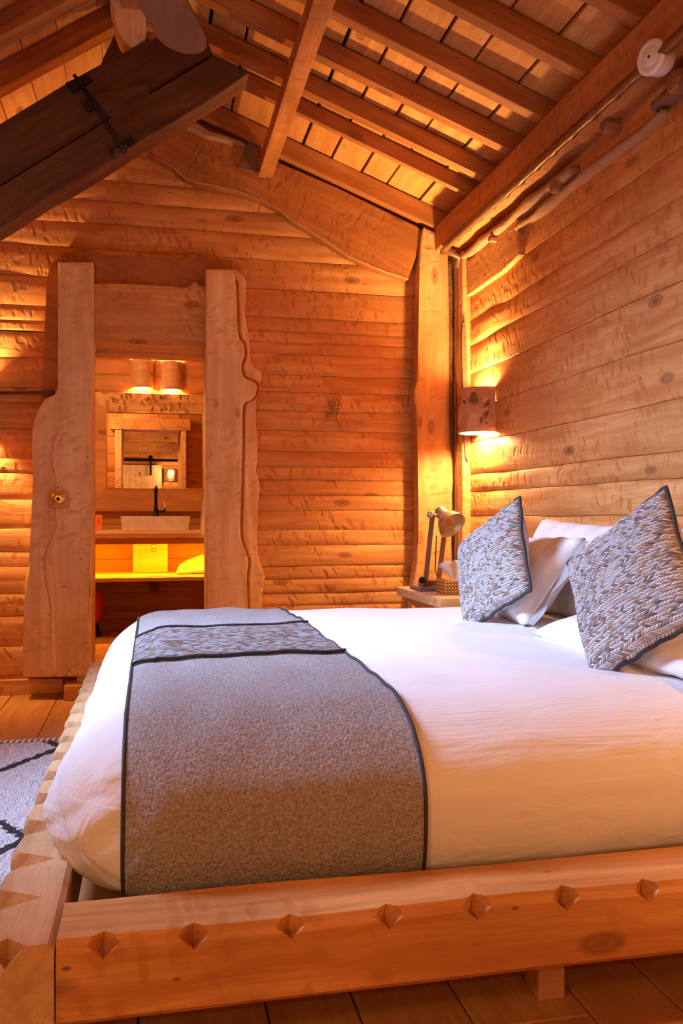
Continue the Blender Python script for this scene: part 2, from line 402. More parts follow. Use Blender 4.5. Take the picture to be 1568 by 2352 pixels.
def catmull(pts, sub=4):
    out = []
    n = len(pts)
    for i in range(n-1):
        p0, p1, p2, p3 = pts[max(i-1, 0)], pts[i], pts[i+1], pts[min(i+2, n-1)]
        for k in range(sub):
            t = k/sub
            out.append(tuple(.5*((2*p1[j])+(-p0[j]+p2[j])*t+(2*p0[j]-5*p1[j]+4*p2[j]-p3[j])*t*t+(-p0[j]+3*p1[j]-3*p2[j]+p3[j])*t**3) for j in (0, 1)))
    out.append(tuple(pts[-1])); return out
def slab(bm, pts, depth, bev=.012):
    """polygon of world points (planar), extruded by vector depth, front edge rounded"""
    vs = [bm.verts.new(p) for p in pts]
    f = bm.faces.new(vs)
    r = bmesh.ops.extrude_face_region(bm, geom=[f])
    nv = [g_ for g_ in r['geom'] if isinstance(g_, bmesh.types.BMVert)]
    for v in nv: v.co += Vector(depth)
    if bev:
        es = list(f.edges)
        try: bmesh.ops.bevel(bm, geom=es, offset=bev, segments=2, affect='EDGES', profile=.5, clamp_overlap=True)
        except Exception: pass
    bmesh.ops.triangulate(bm, faces=[f_ for f_ in bm.faces if len(f_.verts) > 4])
    return bm
def nz(*a): return noise.noise(Vector(a))

PROF = [(0, -.009), (.008, -.003), (.03, -.0003), (.3, .0005), (.6, .0005), (.97, -.0003), (.992, -.003), (1, -.009)]
def planks(name, O, U, N, rows, urange, mat, wob=.003, n=36, back=.03):
    """rows: list of z seams (world), urange(z)->list of (u0,u1). O + U*u + z + N*offset"""
    bm = NB(); lay = bm.loops.layers.float_color.new('tone')
    O = Vector(O); U = Vector(U); N = Vector(N); Z = Vector((0, 0, 1))
    for i in range(len(rows)-1):
        z0, z1 = rows[i], rows[i+1]
        for (seg0, seg1) in zip(urange(z0), urange(z1)):
            if seg1[1]-seg1[0] < .02 and seg0[1]-seg0[0] < .02: continue
            tone = random.random(); off = random.uniform(-.003, .003); grid = []
            for (f, d) in PROF:
                row = []
                zz0 = z0+(z1-z0)*f
                ua = seg0[0]+(seg1[0]-seg0[0])*f; ub = seg0[1]+(seg1[1]-seg0[1])*f
                for k in range(n+1):
                    u = ua+(ub-ua)*k/n
                    wobz = (nz(u*1.7, i*7.3, 0)*(1-f)+nz(u*1.7, (i+1)*7.3, 0)*f)*wob*2
                    dd = d+off+nz(u*3, zz0*9, i)*.004
                    row.append(bm.verts.new(O+U*u+Z*(zz0+wobz)+N*dd))
                grid.append(row)
            for a in range(len(grid)-1):
                for k in range(n):
                    fc = bm.faces.new((grid[a][k], grid[a][k+1], grid[a+1][k+1], grid[a+1][k])); fc.smooth = True
                    for lp in fc.loops: lp[lay] = (tone, tone, tone, 1)
    me_o = struct(name, bm, mat)
    return me_o

# ================================================================ SETTING
YB, XR, XL, YF = 5.25, 1.87, -2.3, -1.4
RX, RZ, PR, PL = -.08, 3.57, .378, .68
EZR = RZ-PR*(XR-RX)           # right eave of the board plane
def roofz(x): return RZ-PR*(x-RX) if x > RX else RZ-PL*(RX-x)
# back wall seams (read along the wall right of the doorway)
seam_px = [395, 450, 500, 550, 605, 672, 735, 767, 817, 864, 903, 946, 992, 1037, 1073, 1103, 1139, 1173, 1217, 1251, 1299, 1329, 1360, 1390, 1425, 1460, 1500, 1540]
zs = sorted([aty(760, p, YB).z for p in seam_px]+[0.0])
zs = [z for z in zs if z < 2.92]+[2.95, 3.12, 3.28, 3.44, 3.56]
DX0, DX1, DZ = -.36, .345, 2.06
def ur_right(z):
    x1 = min(XR, RX+(RZ-z)/PR) if z > EZR else XR
    if z < DZ-.001: return [(DX1, x1)]
    x0 = -.2
    if z > 3.3: x0 = max(-.2, RX-(RZ-z)/PL)
    return [(x0, x1)]
# clip: door top seam
def with_seam(l, s):
    l = [z for z in l if abs(z-s) > .05]+[s]; return sorted(l)
zs = with_seam(zs, DZ)
low = [z for z in zs if z <= DZ+1e-6]; high = [z for z in zs if z >= DZ-1e-6]
planks('wall_back', (0, YB, 0), (1, 0, 0), (0, -1, 0), low, lambda z: [(DX1, XR)], M['wx'])
def ur_high(z):
    x1 = min(XR, RX+(RZ-z)/PR)
    x0 = max(XL, RX-(RZ-z)/PL)
    return [(x0, max(x1, x0+.001))]
planks('wall_back_gable', (0, YB, 0), (1, 0, 0), (0, -1, 0), high, ur_high, M['wx'])
lp = [642, 735, 780, 821, 889, 926, 984, 1054, 1086, 1148, 1213, 1268, 1301, 1364, 1415, 1484, 1550, 430, 480, 525, 580]
zl = sorted([aty(50, p, YB).z for p in lp]+[0.0, 3.0, 3.2])
def ur_left(z):
    x0 = max(XL, RX-(RZ-z)/PL); x1 = -.452 if z > DZ else DX0
    return [(min(x0, x1), x1)]
zl2 = with_seam(zl, DZ)
planks('wall_back_left', (0, YB, 0), (1, 0, 0), (0, -1, 0), [z for z in zl2 if z <= DZ+1e-6], lambda z: [(XL if z < roofz(XL) else RX-(RZ-z)/PL, DX0)], M['wx'])
# wall core (dark, seen only through the seams)
bm = NB()
box(bm, (XL-.1, YB+.014, 0), (DX0, YB+.16, 2.1)); box(bm, (DX1, YB+.014, 0), (XR+.1, YB+.16, 2.75))
vs = [bm.verts.new((x, y, z)) for y in (YB+.014, YB+.16) for (x, z) in ((XL-.1, DZ), (XR+.1, DZ), (XR+.1, roofz(XR+.1)), (RX, RZ), (XL-.1, roofz(XL-.1)))]
bm.faces.new(vs[:5]); bm.faces.new(vs[5:][::-1])
for k in range(5): bm.faces.new((vs[k], vs[(k+1) % 5], vs[5+(k+1) % 5], vs[5+k]))
struct('wall_back_core', bm, M['gap'])
# right wall
zr = [0, .22, .40, .56, .72, .88, 1.01, 1.15, 1.25, 1.44, 1.65, 1.86, 2.03, 2.17, 2.35, 2.52, 2.68, 2.84]
planks('wall_right', (XR, 0, 0), (0, 1, 0), (-1, 0, 0), zr, lambda z: [(YF, YB)], M['wy'], wob=.005, n=90)
bm = NB(); box(bm, (XR+.014, YF-.1, 0), (XR+.15, YB+.1, 2.9)); struct('wall_right_core', bm, M['gap'])
# left wall with a window opening, front wall
planks('wall_left', (XL, 0, 0), (0, 1, 0), (1, 0, 0), [0, .2, .4, .6, .8, .95, 1.1, 1.3, 1.5, 1.7, 1.85, 2.08], lambda z: [(YF, YB)], M['wy'])
bm = NB(); box(bm, (XL-.12, YF-.1, 0), (XL-.014, YB+.1, 2.1)); struct('wall_left_core', bm, M['gap'])
SKU0, SKU1, SKY0, SKY1 = 1.0, 1.75, 2.4, 3.7     # skylight opening in the left slope
planks('wall_front', (0, YF, 0), (1, 0, 0), (0, 1, 0), [0, .2, .4, .62, .85, 1.05, 1.3, 1.5, 1.75, 1.95, 2.2, 2.4, 2.65, 2.85, 3.05, 3.3, 3.56],
       lambda z: [(max(XL, RX-(RZ-z)/PL), max(min(XR, RX+(RZ-z)/PR), max(XL, RX-(RZ-z)/PL)+.001))], M['wx'])
bm = NB(); box(bm, (XL-.1, YF-.15, 0), (XR+.1, YF-.014, 3.6)); struct('wall_front_core', bm, M['gap'])
# floor
bm = NB(); lay = bm.loops.layers.float_color.new('tone')
x = XL
while x < XR:
    wd = random.uniform(.17, .26); y = YF
    ysplit = random.uniform(1, 4)
    for (a, b_) in ((YF, ysplit), (ysplit+.003, YB+.1)):
        n0 = len(bm.faces); box(bm, (x, a, -.03), (x+wd-.004, b_, 0), .003, seg=1)
        bm.faces.ensure_lookup_table(); t = random.random()
        for f in bm.faces[n0:]:
            for l_ in f.loops: l_[lay] = (t, t, t, 1)
    x += wd
struct('floor', bm, M['flr'])
bm = NB(); box(bm, (XL-.1, YF-.1, -.08), (XR+.1, 8.1, -.032)); struct('floor_underlay', bm, M['gap'])
# ceiling boards on both slopes
bm = NB(); lay = bm.loops.layers.float_color.new('tone')
for side, pitch, L in ((1, PR, XR+.12-RX), (-1, PL, RX-(XL-.1))):
    u = .0
    while u < L:
        wd = random.uniform(.15, .23); g_ = random.choice([.003, .005, .012, .018])
        ux0, ux1 = u, min(u+wd-g_, L)
        split = random.uniform(0, 3) if random.random() < .5 else None
        segs = [(YF-.05, YB+.02)]
        if side == -1 and ux1 > SKU0 and ux0 < SKU1: segs = [(YF-.05, SKY0), (SKY1, YB+.02)]
        for (ya, yb) in segs:
            off = random.uniform(0, .008)
            pts = [(RX+side*ux, y, RZ-pitch*ux+off) for ux, y in ((ux0, ya), (ux1, ya), (ux1, yb), (ux0, yb))]
            n0 = len(bm.faces)
            nb = [bm.verts.new(p) for p in pts]; nt_ = [bm.verts.new((p[0], p[1], p[2]+.02)) for p in pts]
            fs = [bm.faces.new(nb[::-1]), bm.faces.new(nt_)]
            for k in range(4): fs.append(bm.faces.new((nb[k], nb[(k+1) % 4], nt_[(k+1) % 4], nt_[k])))
            t = random.random()
            for f in fs:
                for l_ in f.loops: l_[lay] = (t, t, t, 1)
        u += wd
struct('ceiling', bm, M['ceil'])
bm = NB()
def deck(side, pitch, u0, u1, y0, y1):
    q = [(RX+side*u, y, RZ+.045-pitch*u) for u, y in ((u0, y0), (u1, y0), (u1, y1), (u0, y1))]
    a = [bm.verts.new(p) for p in q]; c = [bm.verts.new((p[0], p[1], p[2]+.05)) for p in q]
    bm.faces.new(a); bm.faces.new(c)
    for k in range(4): bm.faces.new((a[k], a[(k+1) % 4], c[(k+1) % 4], c[k]))
deck(1, PR, 0, XR+.2-RX, YF-.1, YB+.2)
LL = RX-(XL-.2)
deck(-1, PL, 0, SKU0, YF-.1, YB+.2); deck(-1, PL, SKU1, LL, YF-.1, YB+.2); deck(-1, PL, SKU0, SKU1, YF-.1, SKY0); deck(-1, PL, SKU0, SKU1, SKY1, YB+.2)
struct('ceiling_roof_deck', bm, M['gap'])
bm = NB()
for u in (SKU0, SKU1): beam(bm, (RX-u, SKY0, RZ-PL*u+.02), (RX-u, SKY1, RZ-PL*u+.02), .05, .09, .004)
for y in (SKY0, SKY1): beam(bm, (RX-SKU0, y, RZ-PL*SKU0+.02), (RX-SKU1, y, RZ-PL*SKU1+.02), .05, .09, .004)
wf = struct('window_1', bm, M['wy'])
bm = NB(); slab(bm, [Vector((RX-u, y, RZ-PL*u+.06)) for u, y in ((SKU0, SKY0), (SKU1, SKY0), (SKU1, SKY1), (SKU0, SKY1))], (0, 0, .004), 0); obj('pane', bm, M['pane'], wf)
# baseboard
bm = NB(); box(bm, (XL, YB-.05, 0), (aty(145, 1570, 5.2).x, YB-.012, .085), .006); struct('baseboard_back', bm, M['wx'])
bm = NB(); box(bm, (aty(147, 1570, 5.0).x, 4.98, 0), (DX0+.02, YB-.02, .08), .006); struct('baseboard_post', bm, M['wx'])
bm = NB(); box(bm, (DX1+.1, YB-.05, 0), (XR-.02, YB-.012, .085), .006); struct('baseboard_back_right', bm, M['wx'])

# ---------------------------------------------------------------- roof timbers
ys = [5.17, 4.64, 4.38, 4.03, 3.67, 3.27, 2.87, 2.45, 2.0, 1.5, 1.0]
names_r = ['closest to the back wall, above the hewn gable board', 'narrow dark one, second from the back wall', 'third from the back wall', 'fourth from the back wall', 'fifth from the back wall', 'sixth from the back wall, highest in the photo']
for i, y in enumerate(ys):
    if i > 6: break
    wd, h = (.062, .092)
    if i == 0: wd, h = .10, .115
    if i == 1: wd, h = .04, .08
    bm = NB(); x1 = XR-.02; x0 = RX+.02 if i != 1 else .25
    beam(bm, (x0, y, roofz(x0)-h/2-.005), (x1, y, roofz(x1)-h/2-.005), wd, h, .006)
    pos = names_r[i] if i < 6 else 'seventh from the back wall, at the top edge'
    tag(obj('roof_rafter', bm, M['raf_r']), 'squared pine rafter, right slope, '+pos, 'rafter', 'rafters of the right roof slope')
names_l = ['nearest the back wall, low behind the dark truss', 'the lower of the two crossing the top left', 'the upper one crossing the top left corner']
for i, y in enumerate([5.17, 4.42, 4.03, 3.76]):
    bm = NB(); h = .105; x1 = RX-.02; x0 = XL+.02
    beam(bm, (x0, y, roofz(x0)-h/2-.008), (x1, y, roofz(x1)-h/2-.008), .09, h, .008)
    tag(obj('roof_rafter', bm, M['raf_l']), 'rough pine rafter, left slope, '+(names_l+['in the corner of the photo'])[i], 'rafter', 'rafters of the left roof slope')
# ridge beam (above the frame but seen at the king post) 
# wall plate beam along right wall
bm = NB()
n = 60
for k in range(n+1):
    pass
pl_top, pl_bot = 2.79, 2.63
rings = []
for k in range(n+1):
    y = YF+(5.18-YF)*k/n; wv = nz(y*1.3, 3, 1)*.012; wv2 = nz(y*1.1, 9, 4)*.012
    xf = 1.70+wv*.6
    rings.append([bm.verts.new(p) for p in ((xf+.006, y, pl_top-.008+wv2), (XR+.01, y, pl_top-.008+wv2), (XR+.01, y, pl_bot+wv2), (xf+.006, y, pl_bot+wv2), (xf, y, pl_bot+.01+wv2), (xf, y, pl_top-.016+wv2))])
for k in range(n):
    for j in range(6): bm.faces.new((rings[k][j], rings[k][(j+1) % 6], rings[k+1][(j+1) % 6], rings[k+1][j]))
bm.faces.new(rings[0]); bm.faces.new(rings[-1][::-1])
tag(obj('wall_plate_beam', bm, M['beamy']), 'long hewn beam along the top of the right wall carrying the rafters', 'beam')
# ledge below the plate: wavy live edge board strips with bark
def wavy_strip(name, y0, y1, zc, h, th, mat, label, cat, seed, x=XR, amp=.02, group=None):
    bm = NB(); n = 50; rs = []
    for k in range(n+1):
        y = y0+(y1-y0)*k/n
        e = 1 if 2 < k < n-2 else .7
        a = nz(y*3.1, seed, 0)*amp; b2 = nz(y*3.7, seed, 5)*amp; c = nz(y*5, seed, 9)*.012
        rs.append([bm.verts.new(p) for p in ((x+.01, y, zc+a+h/2*e), (x-th*.8+c, y, zc+a+h/2*.9*e), (x-th+c, y, zc+a+h*.1), (x-th*.8+c, y, zc+b2-h/2*.8*e), (x+.01, y, zc+b2-h/2*e))])
    for k in range(n):
        for j in range(4): bm.faces.new((rs[k][j], rs[k][j+1], rs[k+1][j+1], rs[k+1][j]))
    bm.faces.new(rs[0]); bm.faces.new(rs[-1][::-1])
    return tag(obj(name, bm, mat, smooth=True), label, cat, group)
wavy_strip('bark_edged_board', 3.6, 5.0, 2.56, .05, .06, M['bark_l'], 'pale live edge strip under the top beam, in the lit corner above the wall sconce', 'board', 2)
wavy_strip('bark_edged_board', 2.9, 4.25, 2.50, .04, .04, M['bark_l'], 'rough strip with flaking bark under the top beam, between two round pegs', 'board', 7)
wavy_strip('bark_edged_board', 1.9, 2.95, 2.54, .06, .06, M['bark'], 'dark wavy bark strip under the top beam, nearest the white junction box', 'board', 12)
def peg(px, py, r, label, L=.10):
    c = atx(px, py, XR-.055); bm = NB()
    tube(bm, [c+Vector((.13, 0, 0)), c+Vector((.02, 0, 0)), c, c-Vector((.012, 0, 0))], [r, r*1.03, r, r*.8], 9)
    tag(obj('wooden_peg', bm, M['endgrain']), label, 'peg', 'round pegs in the right wall')
peg(1272, 428, .032, 'round wooden peg end under the top beam, middle one of the right wall')
peg(1390, 288, .034, 'round wooden peg end under the beam, at the end of the bark strip')
peg(1548, 185, .045, 'large round log end right beside the white junction box')
peg(1128, 548, .022, 'small pale peg end in the lit corner above the wall sconce')
# lit hewn patch board at the corner (short plank on top of the wall)
p0 = [atx(1072, 600, XR-.03), atx(1188, 500, XR-.03), atx(1192, 585, XR-.03), atx(1150, 625, XR-.03), atx(1072, 680, XR-.03)]
bm = NB(); slab(bm, p0, (.04, 0, 0), .006); tag(obj('short_hewn_board', bm, M['wy']), 'short thick hewn board in the bright corner above the wall sconce', 'board')
# bamboo-like conduit along the beam, into the corner and down
cpts = [atx(px, py, XR-.085) for px, py in ((1568, 72), (1535, 105))]
def knobby(pts, r, step=.03):
    out, rr = [], []
    for a, b_ in zip(pts, pts[1:]):
        n = max(1, int((b_-a).length/step))
        for k in range(n): out.append(a.lerp(b_, k/n)); 
    out.append(pts[-1])
    for i, p in enumerate(out): rr.append(r*(1.0+(.38 if i % 5 == 0 else 0)+.08*nz(i*.7, 1, 2)))
    return out, rr
yq = 5.02; zq = 2.60
cable = thing('electric_conduit', 'brown knotted conduit pipe running below the beam and down the room corner', 'conduit', (XR-.10, 5.0, .7))
a = [Vector((1.705, 1.6, zq+.0)), Vector((1.705, 5.0, zq-.0))]
o_, r_ = knobby(a, .017, .035); bm = NB(); tube(bm, o_, r_, 10); obj('horizontal_pipe', bm, M['conduit'], cable, smooth=True)
xv, yv = aty(1046, 700, 5.07).x, 5.07
b0 = aty(1052, 700, 5.07)
v_ = [Vector((b0.x, 5.07, zq-.03)), Vector((b0.x, 5.07, .70))]
o_, r_ = knobby(v_, .016, .045); bm = NB(); tube(bm, o_, r_, 10); obj('vertical_pipe', bm, M['conduit'], cable, smooth=True)
bm = NB(); tube(bm, [Vector((1.705, 4.98, zq)), Vector((b0.x+.0, 5.04, zq-.02)), Vector((b0.x, 5.07, zq-.08))], .022, 10)
tube(bm, [Vector((b0.x, 5.04, zq-.02)), aty(1022, 575, 5.06), aty(1014, 581, 5.09)], [.017, .018, .016], 10); obj('elbow', bm, M['conduit'], cable, smooth=True)
# junction box, round white
jc = atx(1497, 132, 1.69)
jb = thing('junction_box', 'round white porcelain junction box on the conduit, top right', 'junction box', jc)
R = Vector((0, 0, 1)).rotation_difference(Vector((-1, -.35, -.10)).normalized()).to_matrix()
bm = NB(); lathe(bm, [(0, -.06), (.052, -.06), (.056, -.05), (.058, -.01), (.058, 0)], jc, R); obj('box_body', bm, M['porcelain'], jb, smooth=True)
bm = NB(); lathe(bm, [(.058, 0), (.060, .006), (.054, .013), (.040, .014), (.037, .011), (.034, .014), (0, .016)], jc, R); lid = obj('lid', bm, M['porcelain'], jb, smooth=True)
bm = NB(); lathe(bm, [(0, .019), (.005, .018), (.005, .012)], jc, R, 12); obj('screw', bm, M['iron'], lid, smooth=True)
# purlin running towards the viewer
pe = aty(610, 400, 5.12)
ps = Vector((pe.x, 1.2, pe.z+.01))
pu = thing('roof_purlin', 'reddish square purlin hanging under the rafters, running towards the viewer', 'beam', (pe.x, 5.1, pe.z))
bm = NB(); beam(bm, (pe.x, 1.2, pe.z+.035), (pe.x, 5.15, pe.z+.035), .085, .09, .006); obj('purlin_beam', bm, M['beamy'], pu)
q = [aty(px, py, 5.14) for px, py in ((568, 325), (602, 335), (590, 395), (545, 385), (560, 360))]
bm = NB(); slab(bm, q, (0, .09, 0), .004); tag(obj('support_block', bm, M['bark']), 'small weathered block on the gable board beside the purlin end', 'block')
# hewn gable board
gp = [(372, 292), (392, 270), (420, 262), (560, 326), (640, 372), (770, 430), (960, 520), (972, 545), (937, 641), (880, 622), (800, 588), (752, 556), (720, 535), (670, 505), (640, 480), (600, 458), (540, 436), (500, 428), (450, 418), (425, 408), (400, 386), (370, 368), (345, 352), (345, 325), (352, 300)]
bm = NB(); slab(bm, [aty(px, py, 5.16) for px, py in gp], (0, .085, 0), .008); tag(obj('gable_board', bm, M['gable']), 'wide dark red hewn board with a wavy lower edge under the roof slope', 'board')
bm = NB(); eg = [(345, 352), (370, 368), (400, 386), (425, 408), (450, 418), (500, 428), (540, 436), (600, 458), (640, 480), (670, 505), (720, 535), (752, 556), (800, 588), (880, 622), (937, 641)]
pts = [aty(px, py, 5.165) for px, py in eg]; tube(bm, pts, [.008+.004*abs(nz(i, 0, 3)) for i in range(len(pts))], 6)
tag(obj('bark_and_shade_edge', bm, M['bark_l'], smooth=True), 'thin grey bark edge along the bottom of the hewn gable board', 'bark')
gp2 = [(410, 262), (430, 268), (480, 300), (550, 322), (565, 333), (555, 335), (520, 322), (470, 310), (430, 290)]
bm = NB(); slab(bm, [aty(px, py, 5.11) for px, py in gp2], (0, .05, 0), .004); tag(obj('bark_strip', bm, M['bark_l']), 'pale rough bark strip above the gable board, below the truss', 'bark')
# truss
TY = 4.2
tr = thing('roof_truss', 'old dark double timber truss rising across the upper left with an iron strap', 'truss', aty(200, 360, TY))
lowp = [(-260, 668), (0, 522), (40, 498), (110, 452), (170, 420), (240, 378), (290, 345), (330, 320), (400, 280), (450, 248), (520, 205), (572, 168), (492, 126), (345, 216), (0, 430), (-260, 588)]
bm = NB(); slab(bm, [aty(px, py, TY) for px, py in lowp], (0, .16, 0), .008); obj('lower_timber', bm, M['dark_truss'], tr)
upp = [(-260, 584), (0, 426), (345, 212), (488, 124), (470, 70), (420, 55), (345, 92), (250, 138), (165, 182), (90, 230), (0, 285), (-260, 440)]
bm = NB(); slab(bm, [aty(px, py, TY+.012) for px, py in upp], (0, .14, 0), .008); obj('upper_timber', bm, M['dark_truss'], tr)
wp = [(212, 217), (344, 190), (345, 216), (256, 272)]
bm = NB(); slab(bm, [aty(px, py, TY-.004) for px, py in wp], (0, .05, 0), .003); obj('wedge', bm, M['dark_truss'], tr)
wp = [(-5, 240), (40, 270), (215, 218), (190, 250), (0, 345)]
bm = NB(); tube(bm, [aty(px, py, TY-.02) for px, py in ((170, 172), (210, 228), (255, 300), (288, 352))], .009, 8)
st = obj('iron_strap', bm, M['iron'], tr, smooth=True)
for p in (((150, 190), (195, 170), (212, 182), (168, 212)), ((250, 345), (300, 312), (312, 325), (262, 362)), ((190, 240), (205, 226), (222, 240), (205, 256))):
    bm = NB(); slab(bm, [aty(px, py, TY-.012) for px, py in p], (0, .03, 0), .002); obj('plate', bm, M['iron'], st)
bm = NB()
for k in range(4): tube(bm, [aty(262, 346+5*k, TY-.012), aty(290, 334+5*k, TY-.012), aty(296, 336+5*k, TY+.05)], .0035, 6)
obj('wire_wrap', bm, M['rust'], st)
# king post and blocks
bm = NB(); kp = [(253, -4), (252, 0), (262, 18), (262, 45), (272, 70), (285, 90), (302, 104), (318, 95), (334, 84), (337, 60), (332, 0), (332, -4)]
slab(bm, [aty(px, py, TY-.01) for px, py in kp], (.0, .17, 0), .012); tag(obj('king_post', bm, M['wz']), 'rough upright king post standing on the truss at the top edge', 'post')
bm = NB(); slab(bm, [aty(px, py, 4.46) for px, py in ((268, 68), (302, 104), (300, 112), (230, 150), (238, 130))], (0, .06, 0), .004); tag(obj('gusset_board', bm, M['dark_truss']), 'dark triangular board behind the king post', 'board')
bm = NB(); slab(bm, [aty(px, py, TY+.05) for px, py in ((333, 70), (362, 74), (353, 94), (334, 88))], (0, .08, 0), .004); tag(obj('wood_block', bm, M['wx']), 'small pale wood block between king post and fan blade', 'block')
bm = NB(); slab(bm, [aty(px, py, TY+.1) for px, py in ((388, 285), (412, 276), (408, 294), (392, 292))], (0, .06, 0), .003); tag(obj('wood_block', bm, M['wx']), 'tiny pale wood block under the truss beside the gable board', 'block')
# ridge beam
bm = NB(); beam(bm, (RX, YF, RZ-.12), (RX, YB, RZ-.12), .12, .16); tag(obj('ridge_beam', bm, M['beamy']), 'ridge beam along the peak of the roof above the king post', 'beam')
# ceiling fan
fc = Vector((-.09, 2.42, 2.62))
fan = thing('ceiling_fan', 'brown wooden ceiling fan blade reaching down into the top edge', 'ceiling fan', fc)
tip = atz(432, 118, 2.62)
for k in range(4):
    d0 = (tip-fc); ang = math.atan2(d0.y, d0.x)+k*PI/2; L = d0.length+.02
    bm = NB(); pts = []
    prof = [(.08, .035), (.16, .06), (.30, .078), (L-.16, .086), (L-.08, .082), (L-.035, .062), (L-.008, .03), (L, 0)]
    prof = [(a_, b_) for a_, b_ in catmull(prof, 3)]
    out = [(r, h_) for r, h_ in prof]+[(r, -h_) for r, h_ in prof[::-1][1:]]
    Rz = Matrix.Rotation(ang, 3, 'Z')
    slab(bm, [fc+Rz @ Vector((r, h_, h_*.10)) for r, h_ in out], (0, 0, .008), .002); obj('blade', bm, M['fan'], fan)
bm = NB(); lathe(bm, [(0, .1), (.06, .1), (.1, .06), (.1, -.02), (.05, -.05), (0, -.05)], fc); obj('motor_housing', bm, M['fan'], fan, smooth=True)
bm = NB(); tube(bm, [fc+Vector((0, 0, .1)), fc+Vector((0, 0, .77))], .015); obj('downrod', bm, M['iron'], fan, smooth=True)

# ---------------------------------------------------------------- doorway of split logs
LP = [(214, 601), (215, 756), (213, 845), (208, 927), (206, 1009), (209, 1060), (209, 1223), (204, 1346), (202, 1415), (206, 1452), (206, 1556)]
LPl = [(52, 1556), (53, 1468), (57, 1346), (65, 1301), (71, 1211), (75, 1098), (73, 1000), (80, 962), (96, 925), (112, 912), (128, 900), (133, 846), (133, 601)]
lpost = catmull(LP, 3)+catmull(LPl, 3)
YP = 5.06
bm = NB(); slab(bm, [aty(px, py, YP) for px, py in lpost], (0, .19, 0), .012)
tag(obj('door_post', bm, M['wz']), 'wide pale split log post left of the bathroom doorway with a light switch', 'post')
lb = catmull([(141, 595), (122, 599), (112, 613), (108, 642), (104, 723), (100, 825), (98, 919), (98, 960)], 3)
bm = NB(); slab(bm, [aty(px, py, 5.13) for px, py in lb+[(150, 960), (150, 595)]], (0, .11, 0), .015)
tag(obj('log_slab', bm, M['gable']), 'narrow reddish log slab with a rounded top behind the left door post', 'board')
# crack ridge on the left post
bm = NB(); cp = [(132, 1000), (122, 1050), (132, 1110), (131, 1180), (133, 1215), (110, 1265), (107, 1320), (118, 1380), (121, 1450), (124, 1554)]
cc = catmull(cp, 3); tube(bm, [aty(px, py, YP+.002) for px, py in cc], .013, 8)
tag(obj('bark_seam', bm, M['wz'], smooth=True), 'thin raised bark seam down the left door post', 'bark')
rp_r = catmull([(537, 618), (543, 666), (547, 764), (559, 788), (562, 813), (555, 841), (561, 866), (588, 880), (588, 903), (579, 917), (559, 931), (557, 1009), (555, 1098), (553, 1170), (553, 1231), (563, 1264), (571, 1292), (567, 1325), (569, 1398), (572, 1556)], 3)
bm = NB(); slab(bm, [aty(px, py, YP) for px, py in [(474, 1556), (472, 1100), (473, 617)]+rp_r], (0, .19, 0), .012)
tag(obj('door_post', bm, M['wz']), 'pale split log post right of the bathroom doorway with a knobbly knot', 'post')
rb = catmull([(555, 629), (565, 645), (564, 682), (563, 723), (573, 780), (575, 821), (583, 841), (600, 854), (600, 874), (588, 895), (587, 919), (588, 968), (592, 1050), (588, 1080), (596, 1109), (592, 1182), (592, 1272), (608, 1321), (604, 1354), (602, 1398), (606, 1556)], 3)
bm = NB(); slab(bm, [aty(px, py, 5.14) for px, py in [(535, 1556), (535, 615)]+rb], (0, .10, 0), .014)
tag(obj('log_slab', bm, M['wz']), 'wavy live edge slab standing behind the right door post', 'board')
bm = NB(); pts_ = [aty(px+3, py, 5.135) for px, py in rp_r if 640 < py < 1500]  # tube coloured dark to draw the shadow gap between post and slab
tube(bm, pts_, [.009+.003*nz(i*.5, 3, 3) for i in range(len(pts_))], 8); tag(obj('bark_and_shade_edge', bm, M['gable'], smooth=True), 'dark reddish strip standing for the shadow gap between the right door post and the slab behind it', 'bark')
ub = catmull([(145, 580), (163, 578), (180, 570), (204, 572), (216, 576), (245, 584), (306, 588), (388, 593), (416, 593), (433, 580), (461, 580), (490, 593), (537, 597)], 3)
bm = NB(); slab(bm, [aty(px, py, 5.15) for px, py in ub+[(537, 664), (145, 664)]], (0, .09, 0), .012)
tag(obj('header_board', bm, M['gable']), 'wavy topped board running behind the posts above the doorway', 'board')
lt = catmull([(212, 651), (300, 653), (388, 658), (424, 660), (438, 653), (447, 646), (458, 654), (476, 660)], 3)
bm = NB(); slab(bm, [aty(px, py, 5.11) for px, py in lt+[(476, 797), (212, 783)]], (0, .34, 0), .008)
tag(obj('door_lintel', bm, M['wx']), 'thick lintel beam between the two door posts', 'beam')
# jambs (door_1)
xj0 = aty(209, 1200, 5.2).x; xj1 = aty(474, 1200, 5.2).x
zt = aty(340, 790, 5.11).z
bm = NB(); box(bm, (xj0-.07, 5.10, 0), (xj0+.002, 5.56, zt+.05), .004); jl = struct('door_1', bm, M['wz'])
bm = NB(); box(bm, (xj1+.012, 5.10, 0), (xj1+.07, 5.56, zt+.05), .004); struct('trim_1', bm, M['wz'])
bm = NB(); box(bm, (xj0-.12, 5.40, zt-.01), (xj1+.12, 5.575, zt+.12), .004); struct('trim_2', bm, M['wx'])
